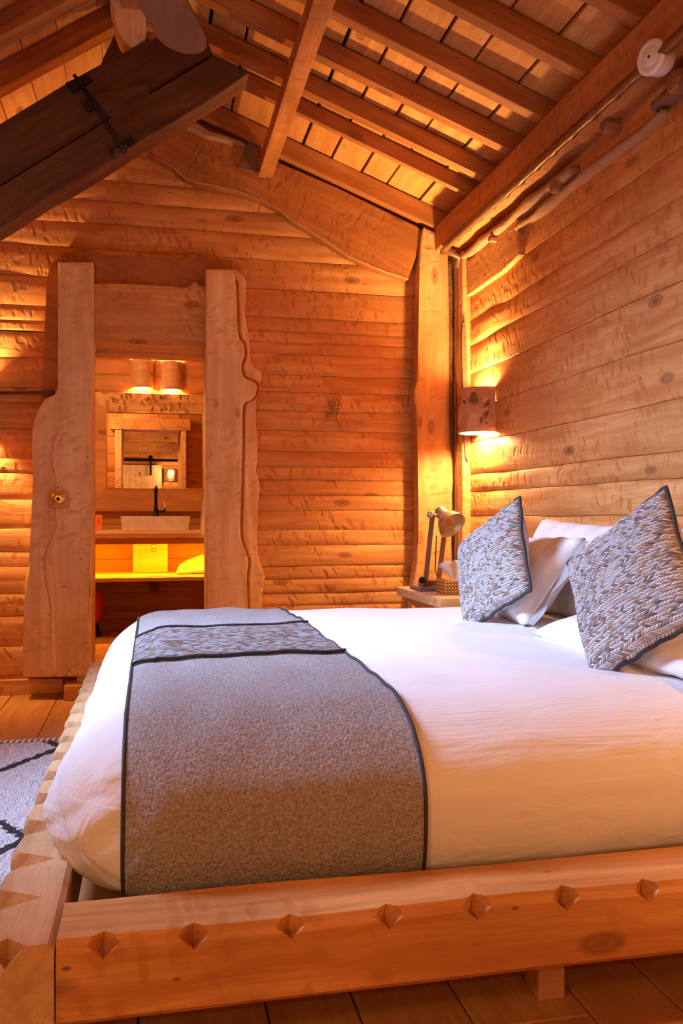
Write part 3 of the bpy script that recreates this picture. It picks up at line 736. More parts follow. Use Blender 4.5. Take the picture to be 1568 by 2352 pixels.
# switch on the left post
sc_ = aty(137, 1147, YP-.02)
sw = thing('light_switch', 'round brass switch on a square wooden block on the left door post', 'switch', sc_)
q = [aty(px, py, YP-.035) for px, py in ((114, 1130), (140, 1129), (157, 1130), (159, 1148), (158, 1166), (135, 1167), (113, 1165), (112, 1148))]
bm = NB(); slab(bm, q, (0, .04, 0), .006); obj('backing_block', bm, M['wx'], sw)
R = Matrix.Rotation(PI/2, 3, 'X')
bm = NB(); lathe(bm, [(.038, .034), (.037, .044), (.030, .052), (.02, .055), (0, .056)], aty(136, 1146, YP), R); ro = obj('rosette', bm, M['brass'], sw, smooth=True)
bm = NB(); lathe(bm, [(.009, .05), (.009, .07), (.005, .078), (0, .079)], aty(136, 1146, YP), R, 16); obj('toggle', bm, M['black'], ro, smooth=True)
# round rod at left
c0 = aty(-10, 903, 5.1); c1 = aty(124, 903, 5.1)
bm = NB(); tube(bm, [c0-Vector((.1, 0, 0)), c1-Vector((.06, 0, 0)), c1-Vector((.058, 0, 0)), c1], [.011, .011, .017, .017], 12); tag(obj('wall_rod', bm, M['rust'], smooth=True), 'short rusty iron rod lying along the wall at the left edge', 'rod')
# brass ornament hook
oc = aty(773, 935, YB-.02)
oh = thing('brass_hook', 'small ornate brass diamond shaped hook on the plank wall', 'hook', oc)
bm = NB(); R = Matrix.Rotation(PI/4, 3, 'Y')
for i in range(4):
    a0 = PI/2*i; p = [oc+Vector((math.cos(a0)*.045, 0, math.sin(a0)*.058)), oc+Vector((math.cos(a0+PI/2)*.045, 0, math.sin(a0+PI/2)*.058))]
    tube(bm, p, .005, 6)
    for t in (.33, .66):
        c_ = p[0].lerp(p[1], t)*.55+oc*.45
        lathe(bm, [(0, -.009), (.009, 0), (0, .009)], c_, None, 8)
tube(bm, [oc+Vector((0, 0, -.02)), oc+Vector((0, 0, .09))], .004, 6); tube(bm, [oc+Vector((-.045, 0, 0)), oc+Vector((.045, 0, 0))], .004, 6)
obj('ornament', bm, M['brass'], oh, smooth=True)
bm = NB(); tube(bm, [oc+Vector((0, -.01, -.03)), oc+Vector((0, -.02, -.07)), oc+Vector((0, -.035, -.09)), oc+Vector((0, -.045, -.075))], [.006, .006, .008, .009], 8); obj('hook', bm, M['brass'], oh, smooth=True)

# ---------------------------------------------------------------- corner post and battens
cl = catmull([(945, 1420), (950, 1340), (957, 1290), (961, 1200), (959, 1040), (957, 960), (951, 915), (953, 892), (959, 850), (963, 640), (966, 555), (974, 520)], 3)
cr = catmull([(1026, 545), (1027, 700), (1027, 900), (1030, 1030), (1040, 1070), (1036, 1200), (1032, 1340), (1030, 1420)], 3)
bot = [(1030, 1620), (945, 1620)]
bm = NB(); slab(bm, [aty(px, py, 5.13) for px, py in cl+cr+bot], (0, .10, 0), .012)
tag(obj('corner_post', bm, M['cpost']), 'tall pale live edge board standing in the right room corner', 'post')
bm = NB(); ce = catmull([(1028, 590), (1031, 700), (1031, 900), (1034, 1030), (1043, 1070), (1040, 1200), (1036, 1340), (1034, 1500)], 3)
tube(bm, [aty(px+4, py, 5.16) for px, py in ce], [.02+.006*nz(i*.6, 2, 2) for i in range(len(ce))], 8); tag(obj('bark_and_shade_edge', bm, M['bark'], smooth=True), 'dark bark edge running down the right side of the corner post', 'bark')
bm = NB(); ce = catmull([(944, 1400), (949, 1340), (956, 1290), (959, 1200), (957, 1040), (955, 960), (948, 905), (955, 850), (960, 700)], 3)
tube(bm, [aty(px, py, 5.17) for px, py in ce], .010, 6); tag(obj('bark_and_shade_edge', bm, M['bark_l'], smooth=True), 'thin bark edge along the left side of the corner post', 'bark')
# wall slab behind the pipe
bm = NB(); box(bm, (XR-.16, 5.15, 0), (XR, 5.235, 2.66), .006); tag(obj('corner_batten', bm, M['cpost']), 'flat pale batten in the corner behind the vertical conduit', 'batten')
bm = NB(); box(bm, (XR-.05, 4.98, 0), (XR+.005, 5.13, 2.60), .008); tag(obj('corner_batten', bm, M['cpost']), 'upright batten ending the planks of the right wall in the corner', 'batten')
bm = NB(); bp = catmull([(1063, 742), (1068, 738), (1071, 800), (1073, 900), (1077, 1000), (1077, 1050), (1073, 1058)], 3); bl = catmull([(1069, 1050), (1066, 1000), (1064, 900), (1061, 800), (1062, 742)], 3)
slab(bm, [aty(px, py, 4.96) for px, py in bp+bl], (0, .03, 0), .003); tag(obj('bark_strip', bm, M['bark']), 'rough bark strip on the batten behind the wall sconce', 'bark')

# ---------------------------------------------------------------- sconces
def sconce(name, c, r, h, nrm, label, group=None, dep=None, mat='burl', lit=True):
    """half round shade open top and bottom, on a wall whose outward normal is nrm"""
    c = Vector(c); t = thing(name, label, 'wall lamp', c-Vector((0, 0, h/2)), group)
    nrm = Vector(nrm); s = nrm.cross(Vector((0, 0, 1)))
    bm = NB(); n = 28; dep = dep or r; th = .012
    rows = []
    for rr, sg in ((1, 1), (1-th/r, -1)):
        for j, zz in enumerate([0, .1, .25, .5, .75, .9, 1]):
            row = []
            for k in range(n+1):
                a = PI*k/n
                cx, cy = math.cos(a), math.sin(a)
                wob = 1+.025*nz(cx*2, cy*2, zz*2)+.02*(abs(zz-.5)*2)**2
                p = c+s*(cx*r*rr*wob)+nrm*(abs(cy)**.8*dep*rr*wob)+Vector((0, 0, (zz-.5)*h+(.006*nz(cx*3, zz*5, 1) if zz in (0, 1) else 0)))
                row.append(bm.verts.new(p))
            rows.append(row)
    for q in (0, 7):
        for j in range(6):
            for k in range(n): bm.faces.new((rows[q+j][k], rows[q+j][k+1], rows[q+j+1][k+1], rows[q+j+1][k]))
    for j in (0, 6):
        for k in range(n): bm.faces.new((rows[j][k], rows[j][k+1], rows[7+j][k+1], rows[7+j][k]))
    obj('shade', bm, M[mat], t, smooth=True)
    bm = NB(); lathe(bm, [(0, -.03), (.012, -.028), (.016, -.015), (.012, 0), (.008, .012), (0, .013)], c+nrm*(dep*.42)+Vector((0, 0, -h*.1)), None, 14); obj('bulb', bm, M['lit'], t, smooth=True)
    bm = NB(); tube(bm, [c+nrm*.0, c+nrm*dep*.4], .012, 10); obj('holder', bm, M['iron'], t, smooth=True)
    return t
sconce('wall_sconce', (XR, 4.72, 1.605), .135, .25, (-1, 0, 0), 'curved burl bark sconce on the right wall above the pillows', dep=.165)
sconce('wall_sconce', (-1.06, YB, 1.62), .13, .25, (0, -1, 0), 'curved bark sconce on the back wall just past the left edge', dep=.16)
sconce('wall_sconce', (XR, 1.05, 1.60), .135, .25, (-1, 0, 0), 'curved bark sconce on the right wall past the right edge, by the large cushion', dep=.165)
sconce('wall_sconce', (.35, YF, 1.75), .13, .25, (0, 1, 0), 'curved sconce on the wall behind the viewer, seen in the mirror', dep=.16)

# ================================================================ BATHROOM
BY = 7.95
planks('wall_bathroom', (0, BY, 0), (1, 0, 0), (0, -1, 0), [0, .16, .33, .48, .62, .79, .92, 1.08, 1.22, 1.4, 1.58, 1.76, 1.95, 2.1, 2.24, 2.38, 2.52, 2.7], lambda z: [(-1.15, 1.1)], M['bathx'])
bm = NB(); box(bm, (-1.25, BY+.014, 0), (1.2, BY+.1, 2.8)); struct('wall_bathroom_core', bm, M['gap'])
planks('wall_bathroom_left', (-1.15, 0, 0), (0, 1, 0), (1, 0, 0), [0, .2, .42, .6, .85, 1.05, 1.3, 1.5, 1.7, 1.9, 2.1, 2.3, 2.5, 2.7], lambda z: [(5.4, BY)], M['bathx'])
planks('wall_bathroom_right', (1.1, 0, 0), (0, 1, 0), (-1, 0, 0), [0, .2, .42, .6, .85, 1.05, 1.3, 1.5, 1.7, 1.9, 2.1, 2.3, 2.5, 2.7], lambda z: [(5.4, BY)], M['bathx'])
bm = NB(); box(bm, (-1.25, 5.4, 2.62), (1.2, BY+.1, 2.68)); box(bm, (-1.25, 5.4, 0), (-1.17, BY, 2.7)); box(bm, (1.12, 5.4, 0), (1.2, BY, 2.7)); struct('ceiling_bathroom', bm, M['bathx'])
planks('wall_bathroom_front', (0, 5.44, 0), (1, 0, 0), (0, 1, 0), [0, .2, .42, .6, .85, 1.05, 1.3, 1.5, 1.7, 1.9, DZ], lambda z: [(-1.15, DX0-.03), (DX1+.01, 1.1)], M['bathx'])
planks('wall_bathroom_front_top', (0, 5.44, 0), (1, 0, 0), (0, 1, 0), [DZ, 2.3, 2.5, 2.7], lambda z: [(-1.15, 1.1)], M['bathx'])
bm = NB(); lay = bm.loops.layers.float_color.new('tone'); y = 5.35
while y < BY:
    n0 = len(bm.faces); box(bm, (-1.15, y, -.03), (1.1, y+.20, 0), .003, seg=1); bm.faces.ensure_lookup_table(); t = random.random()
    for f in bm.faces[n0:]:
        for l_ in f.loops: l_[lay] = (t, t, t, 1)
    y += .203
struct('floor_bathroom', bm, M['flr'])
bm = NB(); box(bm, (-1.15, BY-.06, 0), (1.1, BY-.012, .09), .005); struct('baseboard_bathroom', bm, M['bathx'])
# counter
def live_slab(bm, x0, x1, yf, yb, z0, z1, seed, amp=.015):
    n = 40; rs = []
    for k in range(n+1):
        x = x0+(x1-x0)*k/n; e = nz(x*3, seed, 0)*amp; e2 = nz(x*9, seed, 3)*.006
        rs.append([bm.verts.new(p) for p in ((x, yb, z1), (x, yf+.015+e, z1), (x, yf+e, (z0+z1)/2+.008+e2), (x, yf+.012+e, z0+e2), (x, yb, z0))])
    for k in range(n):
        for j in range(5): bm.faces.new((rs[k][j], rs[k][(j+1) % 5], rs[k+1][(j+1) % 5], rs[k+1][j]))
    bm.faces.new(rs[0]); bm.faces.new(rs[-1][::-1])
bm = NB(); live_slab(bm, -1.13, 1.08, 7.15, BY-.02, .825, .885, 4)
tag(obj('vanity_counter', bm, M['shelf']), 'rough live edge wooden counter carrying the basin in the bathroom', 'counter')
bm = NB(); box(bm, (-1.13, 7.22, .775), (1.08, 7.26, .822), .004); tag(obj('counter_apron', bm, M['bathx']), 'dark support board under the front of the bathroom counter', 'board')
bm = NB(); live_slab(bm, -1.13, 1.08, 7.2, BY-.02, .475, .52, 9)
tag(obj('lower_shelf', bm, M['shelf']), 'yellow lit wooden shelf below the bathroom counter', 'shelf')
bm = NB(); pa = aty(305, 1312, 7.6); pb = aty(385, 1235, 7.6); box(bm, (pa.x, 7.6, .522), (pb.x, BY-.02, .775), .003)
dp = obj('drain_box', bm, M['shelf']); tag(dp, 'square wooden panel box hiding the drain under the counter', 'panel')
c_ = aty(353, 1251, 7.45)
bt = thing('drain_trap', 'small shiny brass drain cylinder glowing under the counter', 'pipe', c_-Vector((0, 0, .06)))
bm = NB(); tube(bm, [c_-Vector((0, 0, .06)), c_+Vector((0, 0, .03))], .019, 16); obj('cylinder', bm, M['brass'], bt, smooth=True)
bm = NB(); tube(bm, [c_, c_+Vector((0, .09, 0))], .012, 12); obj('outlet', bm, M['brass'], bt, smooth=True)
bm = NB(); b0_ = aty(354, 1350, 7.6); box(bm, (b0_.x-.045, 7.5, .375), (b0_.x+.045, BY-.03, .474), .003); tag(obj('shelf_bracket', bm, M['dark_truss']), 'dark square wooden bracket under the yellow shelf', 'bracket')
# basin
s0 = aty(277, 1217, 7.22); s1 = aty(436, 1217, 7.22)
bs = thing('wash_basin', 'long rectangular white basin standing on the wooden counter', 'basin', ((s0.x+s1.x)/2, 7.4, .885))
bm = NB(); X0, X1, Y0, Y1, Z0, Z1 = s0.x, s1.x, 7.22, 7.60, .886, 1.0
w_ = .012
o_ = [(X0+.012, Y0+.01), (X1-.012, Y0+.01), (X1-.012, Y1), (X0+.012, Y1)]
def loop(pts, z): return [bm.verts.new((x, y, z)) for x, y in pts]
def inset(pts, d): return [(pts[0][0]+d, pts[0][1]+d), (pts[1][0]-d, pts[1][1]+d), (pts[2][0]-d, pts[2][1]-d), (pts[3][0]+d, pts[3][1]-d)]
top = [(X0, Y0), (X1, Y0), (X1, Y1), (X0, Y1)]
L = [loop(o_, Z0), loop(top, Z1), loop(inset(top, w_), Z1), loop(inset(top, .03), Z0+.03)]
bm.faces.new(L[0][::-1]); bm.faces.new(L[3])
for a, b_ in zip(L, L[1:]):
    for k in range(4): bm.faces.new((a[k], a[(k+1) % 4], b_[(k+1) % 4], b_[k]))
obj('bowl', bm, M['cream'], bs)
# faucet
fx = aty(358, 1200, 7.5)
fz = thing('faucet', 'tall dark faucet with a white lever handle behind the basin', 'faucet', (fx.x, 7.52, 1.0))
F0 = Vector((fx.x, 7.56, .99))
bm = NB(); lathe(bm, [(0, 0), (.026, 0), (.026, .012), (.02, .02), (.018, .07), (.014, .09), (.012, .20), (.015, .215), (.012, .225)], F0, None, 20)
tube(bm, [F0+Vector((0, 0, .21)), F0+Vector((0, -.015, .245)), F0+Vector((0, -.06, .255)), F0+Vector((0, -.10, .24)), F0+Vector((0, -.11, .21))], [.012, .013, .013, .014, .016], 12); obj('spout', bm, M['black'], fz, smooth=True)
bm = NB(); tube(bm, [F0+Vector((.01, 0, .05)), F0+Vector((.06, 0, .05)), F0+Vector((.072, 0, .06)), F0+Vector((.074, 0, .08))], [.014, .013, .009, .007], 12); hv = obj('valve', bm, M['black'], fz, smooth=True)
bm = NB(); tube(bm, [F0+Vector((.074, 0, .08)), F0+Vector((.074, 0, .13))], [.007, .009], 12); obj('lever', bm, M['porcelain'], hv, smooth=True)
# orange box, red bin, towel, linen bag
q = aty(228, 1211, 7.45); bx = thing('soap_box', 'small upright orange box on the left of the bathroom counter', 'box', (q.x, 7.46, .886))
bm = NB(); box(bm, (q.x-.035, 7.43, .886), (q.x+.022, 7.49, 1.01), .003); ob_ = obj('carton', bm, M['orange'], bx)
bm = NB(); lathe(bm, [(0, .001), (.008, .001), (.008, 0)], (q.x-.005, 7.429, .965), Matrix.Rotation(PI/2, 3, 'X'), 12); box(bm, (q.x-.012, 7.428, .945), (q.x+.004, 7.429, .95)); obj('printed_mark', bm, M['red'], ob_)
q = aty(222, 1375, 7.6); rb_ = thing('waste_bin', 'rounded red bin on the dark floor behind the left door jamb', 'bin', (q.x, 7.6, 0))
bm = NB(); lathe(bm, [(0, .11), (.045, .11), (.085, .16), (.10, .25), (.095, .34), (.06, .38), (0, .385)], (q.x-.035, 7.55, 0)); obj('bin_body', bm, M['red'], rb_, smooth=True)
bm = NB(); lathe(bm, [(0, 0), (.07, 0), (.065, .05), (.045, .11), (0, .11)], (q.x-.035, 7.55, 0)); obj('bin_foot', bm, M['iron'], rb_, smooth=True)
bm = NB(); a_ = aty(462, 1150, 7.0); n = 10; ft = []
for i in range(9):
    for_row = []
    zz = 1.17-.345*i/8
    for k in range(n+1):
        for_row.append(bm.verts.new((a_.x+.008+k*.022-(i/8)*.02, 7.02+.012*math.sin(k*1.7+i*.3), zz+.004*math.sin(k))))
    ft.append(for_row)
for i in range(8):
    for k in range(n): bm.faces.new((ft[i][k], ft[i][k+1], ft[i+1][k+1], ft[i+1][k]))
bmesh.ops.solidify(bm, geom=bm.faces[:], thickness=.012)
tag(obj('hanging_towel', bm, M['towel'], smooth=True), 'white towel hanging at the right edge of the bathroom doorway', 'towel')
def pillow_bm(bm, P00, P10, P11, P01, th, n=26, uvl=True, puff=None, pin=.06):
    """cushion between four corners; thickness th each side along the plane normal"""
    P00, P10, P11, P01 = map(Vector, (P00, P10, P11, P01))
    N = (P10-P00).cross(P01-P00).normalized(); ctr = (P00+P10+P11+P01)/4
    uv = bm.loops.layers.uv.new('UVMap') if uvl else None
    grids = []
    for sg in (1, -1):
        gr = []
        for j in range(n+1):
            row = []
            for i in range(n+1):
                u, v = i/n, j/n
                # pull edges inward between the corners
                uu = u-.5; vv = v-.5
                su = uu*(1-pin*(1-(2*vv)**2)); sv = vv*(1-pin*(1-(2*uu)**2))
                u2, v2 = su+.5, sv+.5
                p = (P00*(1-u2)+P10*u2)*(1-v2)+(P01*(1-u2)+P11*u2)*v2
                e = max(0, (1-(2*uu)**2))*max(0, (1-(2*vv)**2))
                hgt = th*(e**.42)*(1+.18*nz(u*3, v*3, sg*2+th*40)) if e > 0 else 0
                wr = .012*nz(u*9+3, v*4, sg)*(1-e)
                row.append((p+N*(sg*hgt)+N*wr, (u, v)))
            gr.append(row)
        grids.append(gr)
    edge_v = {}
    vg = []
    for s_, gr in enumerate(grids):
        g2 = []
        for j in range(n+1):
            r2 = []
            for i in range(n+1):
                if i in (0, n) or j in (0, n):
                    if (i, j) not in edge_v: edge_v[(i, j)] = bm.verts.new(gr[j][i][0])
                    r2.append(edge_v[(i, j)])
                else: r2.append(bm.verts.new(gr[j][i][0]))
            g2.append(r2)
        vg.append(g2)
    faces = []
    for s_, g2 in enumerate(vg):
        for j in range(n):
            for i in range(n):
                f = bm.faces.new((g2[j][i], g2[j][i+1], g2[j+1][i+1], g2[j+1][i]) if s_ == 0 else (g2[j][i], g2[j+1][i], g2[j+1][i+1], g2[j][i+1]))
                f.material_index = s_
                if uv:
                    for lp_ in f.loops:
                        for (ii, jj) in ((i, j), (i+1, j), (i+1, j+1), (i, j+1)):
                            if lp_.vert is g2[jj][ii]: lp_[uv].uv = (ii/n, jj/n)
    return [edge_v[(i, 0)].co.copy() for i in range(n+1)]+[edge_v[(n, j)].co.copy() for j in range(1, n+1)]+[edge_v[(i, n)].co.copy() for i in range(n-1, -1, -1)]+[edge_v[(0, j)].co.copy() for j in range(n-1, 0, -1)]
q0 = aty(402, 1322, 7.35)
bm = NB(); pillow_bm(bm, (q0.x, 7.3, .535), (q0.x+.34, 7.3, .55), (q0.x+.34, 7.55, .70), (q0.x+.02, 7.6, .56), .05, 14, False)
tag(obj('linen_bag', bm, M['bag'], smooth=True), 'crumpled cloth bag lying on the yellow shelf below the counter', 'bag')
# mirror
m0 = aty(245, 1122, BY-.05); m1 = aty(466, 952, BY-.05)
mr = thing('wall_mirror', 'rectangular mirror in a wide hewn wood frame above the basin', 'mirror', ((m0.x+m1.x)/2, BY-.05, m0.z))
gx0, gx1, gz0, gz1 = m0.x, m1.x, m0.z, m1.z
bm = NB(); box(bm, (gx0, BY-.055, gz0), (gx1, BY-.045, gz1)); obj('mirror_pane', bm, M['mirror'], mr)
FW = .15
fo = [(gx0-FW, gz0-.20), (gx1+FW, gz0-.20), (gx1+FW, gz1+.17), (gx0-FW, gz1+.17)]; fi = [(gx0, gz0), (gx1, gz0), (gx1, gz1), (gx0, gz1)]
for k, nm in enumerate(('bottom', 'right', 'top', 'left')):
    a0, a1 = fo[k], fo[(k+1) % 4]; b0_, b1_ = fi[k], fi[(k+1) % 4]
    sh = .002
    bm = NB(); slab(bm, [Vector((x, BY-.085, z)) for x, z in (a0, a1, b1_, b0_)], (0, .06, 0), .004)
    f_ = obj('frame_board', bm, M['hewn'] if nm == 'top' else M['bathx'], mr)
bm = NB()
for (a, b_) in zip(fi, fi[1:]+fi[:1]): tube(bm, [(a[0], BY-.088, a[1]), (b_[0], BY-.088, b_[1])], .004, 6)
obj('gilt_edge', bm, M['brass'], mr)
# two bathroom sconces
k1 = aty(326, 857, BY-.1); k2 = aty(394, 862, BY-.1)
for lo_ in [o for o in C.objects if o.name.startswith('bathroom_sconce_light')]: pass
bl_ = [o for o in C.objects if o.name.startswith('bathroom_sconce_light')]
for kk, lamp, lab in ((k1, bl_[:2], 'left one of two curved wooden sconces above the bathroom mirror'), (k2, bl_[2:], 'right one of two curved wooden sconces above the bathroom mirror')):
    zc_ = kk.z
    sconce('wall_sconce', (kk.x, BY, zc_), .095, .245, (0, -1, 0), lab, 'sconces above the bathroom mirror', dep=.13, mat='shelf')
    for l_, dz_ in zip(lamp, (.07, -.085)): l_.location = (kk.x, BY-.06, zc_+dz_)
fl = thing('added_fill_lamp', 'warm globe floor lamp added unseen behind the viewer for frontal fill', 'lamp', (-1.35, -.35, 0))  # lamp stand added to go with the frontal fill light
bm = NB(); lathe(bm, [(0, 0), (.14, 0), (.14, .02), (.02, .03), (0, .03)], (-1.35, -.35, 0)); obj('base', bm, M['iron'], fl, smooth=True)
bm = NB(); tube(bm, [(-1.35, -.35, .02), (-1.35, -.35, 1.46)], .012); obj('pole', bm, M['iron'], fl, smooth=True)
bm = NB(); lathe(bm, [(0, 1.455), (.09, 1.455), (.10, 1.47), (.09, 1.475), (0, 1.475)], (-1.35, -.35, 0)); obj('lamp_holder', bm, M['iron'], fl, smooth=True)
# barn door and track on the front wall (seen in the mirror)
bd = thing('sliding_door', 'plank sliding door on a black track, reflected in the mirror', 'door', (-.1, YF+.08, 0))
bm = NB(); box(bm, (-.75, YF+.05, .02), (.18, YF+.09, 1.95), .004); obj('door_leaf', bm, M['wz'], bd)
bm = NB(); box(bm, (-1.2, YF+.06, 2.02), (1.2, YF+.07, 2.07), .002); obj('track', bm, M['black'], bd)
bm = NB(); box(bm, (-.05, YF+.10, 1.75), (-.01, YF+.108, 2.10), .002); lathe(bm, [(0, -.01), (.04, -.01), (.04, .01), (0, .01)], (-.03, YF+.10, 2.10), Matrix.Rotation(PI/2, 3, 'X'), 16); obj('hanger', bm, M['black'], bd)

# ================================================================ RUG
bm = NB(); bmesh.ops.create_grid(bm, x_segments=120, y_segments=200, size=.5)
for v in bm.verts:
    x_, y_ = v.co.x, v.co.y
    v.co = Vector((RUGC[0]+x_*1.5, RUGC[1]+y_*3.5, .016+.006*nz(x_*60, y_*120, 1)))
ru = obj('rug', bm, M['rug'], None, True, origin=(RUGC[0], RUGC[1], 0)); tag(ru, 'shaggy cream wool rug with black zigzag lines left of the bed', 'rug')
bm = NB(); yE = RUGC[1]+1.75
for k in range(60):
    x_ = RUGC[0]-.75+1.5*k/59
    tube(bm, [(x_, yE-.01, .02), (x_+.006, yE+.02, .022), (x_+.012, yE+.028, .01)], .0055, 5)
fr = obj('fringe', bm, M['towel'], ru, True)

# ================================================================ BED
RZ0, RZT = .165, .31
bed = thing('bed', 'heavy hewn timber bed frame with carved notches along its rails', 'bed', (.8, 2.9, 0))
def cut(o, cutters):
    bmc = NB()
    for (c, s, dirv) in cutters:
        # octahedral wedge
        R = Vector((0, 0, 1)).rotation_difference(Vector(dirv).normalized()).to_matrix()
        vs = []
        d = Vector(dirv).normalized(); side = d.cross(Vector((0, 0, 1))).normalized(); along = side
        up = side.cross(d).normalized()
        # pyramid: valley line along 'up' plane, sides spread along rail
        tipv = Vector(c)-d*s[1]
        ring = [Vector(c)+d*.05+along*s[0]*1.6, Vector(c)+d*.05+up*s[2]*1.8, Vector(c)+d*.05-along*s[0]*1.6, Vector(c)+d*.05-up*s[2]*1.8]
        t = bmc.verts.new(tipv); rv = [bmc.verts.new(p) for p in ring]
        for k in range(4): bmc.faces.new((t, rv[k], rv[(k+1) % 4]))
        bmc.faces.new(rv[::-1])
    bmesh.ops.recalc_face_normals(bmc, faces=bmc.faces)
    me = bpy.data.meshes.new('cutter'); bmc.to_mesh(me); bmc.free()
    co = bpy.data.objects.new('cutter', me); C.objects.link(co); co.location = (0, 0, 0)
    bpy.context.view_layer.update()
    md = o.modifiers.new('b', 'BOOLEAN'); md.object = co; md.operation = 'DIFFERENCE'; md.solver = 'EXACT'; md.use_self = True
    dg = bpy.context.evaluated_depsgraph_get(); nm = bpy.data.meshes.new_from_object(o.evaluated_get(dg))
    o.modifiers.remove(md); mats = list(o.data.materials); o.data = nm
    bpy.data.objects.remove(co)
def rail_bm(p0, p1, axis, w0, w1, z0, z1, seed, n=60, amp=.006, scallop=None):
    """long hewn timber along axis between p0 and p1"""
    bm = NB(); rs = []
    for k in range(n+1):
        t = p0+(p1-p0)*k/n
        a = [nz(t*2.3, seed, q*3)*amp for q in range(8)]
        pr = [(w0+.012+a[0], z1+a[1]), (w1-.01+a[2], z1+a[3]*.5), (w1+a[2], z1-.01), (w1, z0+.01), (w1-.01, z0), (w0+.012, z0+a[4]*.5), (w0+a[5]*.6, z0+.012), (w0+a[5]*.6, z1-.02+a[1])]
        if scallop:
            per, ph, dep = scallop; d_ = abs(((t-ph)/per+.5) % 1-.5)*per
            nt_ = max(0, 1-d_/(per*.25)); rd = .02*(1-d_/(per*.5))**2 if d_ > per*.2 else .01
            pr[0] = (pr[0][0]+nt_*dep+rd, pr[0][1]); pr[7] = (pr[7][0]+nt_*.02+rd, pr[7][1]-nt_*.075)
        rs.append([bm.verts.new((t, w, z) if axis == 'x' else (w, t, z)) for w, z in pr])
    for k in range(n):
        for j in range(8): bm.faces.new((rs[k][j], rs[k][(j+1) % 8], rs[k+1][(j+1) % 8], rs[k+1][j]))
    bm.faces.new(rs[0]); bm.faces.new(rs[-1][::-1])
    return bm
YR0, YR1 = 1.515, 1.68
XF0, XF1 = -.295, -.158
bm = rail_bm(XF1+.002, XR-.03, 'x', YR0, YR1, RZ0, RZT, 3)
r1_ = obj('side_rail', bm, M['rail'], bed)
cuts = []
for px, py in ((238, 2215), (445, 2165), (668, 2140), (893, 2110), (1095, 2082), (1300, 2050), (1487, 2025)):
    d = ray(px, py); t = (YR0+.005)/d.y
    cuts.append(((d.x*t, YR0, RZT-.008), (.042, .045, .040), (0, -.72, .70)))
cuts.append(((1.35, YR0, RZT-.008), (.042, .045, .04), (0, -.72, .7)))
cut(r1_, cuts)
bm = rail_bm(YR0-.005, 4.32, 'y', XF0, XF1, RZ0, RZT, 8, n=560, scallop=(.196, 1.70, .075))
r2_ = obj('foot_rail', bm, M['raily'], bed)
cuts = []
y = 1.70
cuts.append(((XF0+.06, YR0, RZT-.005), (.035, .05, .04), (0, -.72, .7)))
cut(r2_, cuts)
bm = rail_bm(XF1+.002, XR-.03, 'x', 4.06, 4.2, RZ0, RZT-.03, 5); obj('side_rail', bm, M['rail'], bed)
for (x_, y_) in ((atz(1232, 2255, 0).x, 1.70), (-.2, 1.75), (-.2, 4.0), (1.4, 3.9)):
    bm = NB(); box(bm, (x_-.03, y_, 0), (x_+.03, y_+.07, RZ0+.01), .004); obj('leg', bm, M['stand'], bed)
bm = NB()
for k in range(9): box(bm, (-.15, 1.80+k*.26, RZ0+.03), (XR-.05, 1.88+k*.26, RZ0+.05), .002)
obj('slats', bm, M['rail'], bed)
# mattress and duvet
def rbox(x0, x1, y0, y1, z0, z1, mx, my, mz, cuts=90, fn=None, mzb=None):
    bm = NB(); bmesh.ops.create_cube(bm, size=2)
    bmesh.ops.subdivide_edges(bm, edges=bm.edges[:], cuts=cuts, use_grid_fill=True)
    c = Vector(((x0+x1)/2, (y0+y1)/2, (z0+z1)/2)); hs = Vector(((x1-x0)/2, (y1-y0)/2, (z1-z0)/2)); mzb = mz if mzb is None else mzb
    for v in bm.verts:
        mg = Vector((mx, my, mz if v.co.z > 0 else mzb))
        q = Vector([v.co[i]*hs[i] for i in range(3)]); cl_ = Vector([max(-(hs[i]-mg[i]), min(hs[i]-mg[i], q[i])) for i in range(3)])
        d = Vector([(q[i]-cl_[i])/mg[i] for i in range(3)]); m_ = max(abs(a) for a in d); Ln = d.length
        if Ln > 1e-6: d = d*(m_/Ln)
        v.co = c+cl_+Vector([d[i]*mg[i] for i in range(3)])
        if fn: v.co = fn(v.co)
    return bm
bm = rbox(.06, XR-.06, 1.80, 3.96, .218, .47, .06, .06, .06, 20)
tag(obj('mattress', bm, M['pillow'], smooth=True), 'thick white mattress inside the timber frame under the duvet', 'mattress')
def dv(p):
    x_, y_, z_ = p
    k = max(0, 1-((y_-2.86)/1.15)**2)
    if z_ > .45: z_ += .018*k+.010*nz(x_*2.2, y_*2, 3)+.004*nz(x_*7, y_*9, 1)
    # tuck the bottom inward, bulge lower sides
    low_ = max(0, min(1, (.40-z_)/.16))
    s = 1-.02*low_
    y_ = 2.86+(y_-2.86)*(1-.030*low_**2); 
    if x_ < -.02: x_ = x_+.08*low_**1.5*(-.02-x_)/.2; z_ += .02*low_*(-.02-x_)/.2
    # foot slope: upper part leans back, lower bulges
    if x_ < .15:
        hi_ = max(0, min(1, (z_-.36)/.2)); x_ += .06*hi_*(.15-x_)/.35
        cr_ = max(0, min(1, (2.5-y_)/.7))*max(0, min(1, (.60-z_)/.1))
        f = nz(y_*5+z_*7, z_*5, 2)*.014+(1-2*abs(nz(y_*8-z_*7, z_*3+4, x_*3)))*.020*cr_+(1-2*abs(nz(y_*17-z_*20, 7, z_*5)))*.008*cr_
        x_ -= f
    if y_ < 1.95:
        y_ += nz(x_*2.3, z_*3, 8)*.008 + ((1-2*abs(nz(x_*11-z_*9, z_*4, 5)))*.018 if x_ < .0 else 0)*max(0, min(1, (.56-z_)/.1))
    return Vector((x_, y_, z_))
bmD = rbox(-.215, XR-.03, 1.715, 4.03, .225, .592, .24, .26, .17, 96, dv, .07)
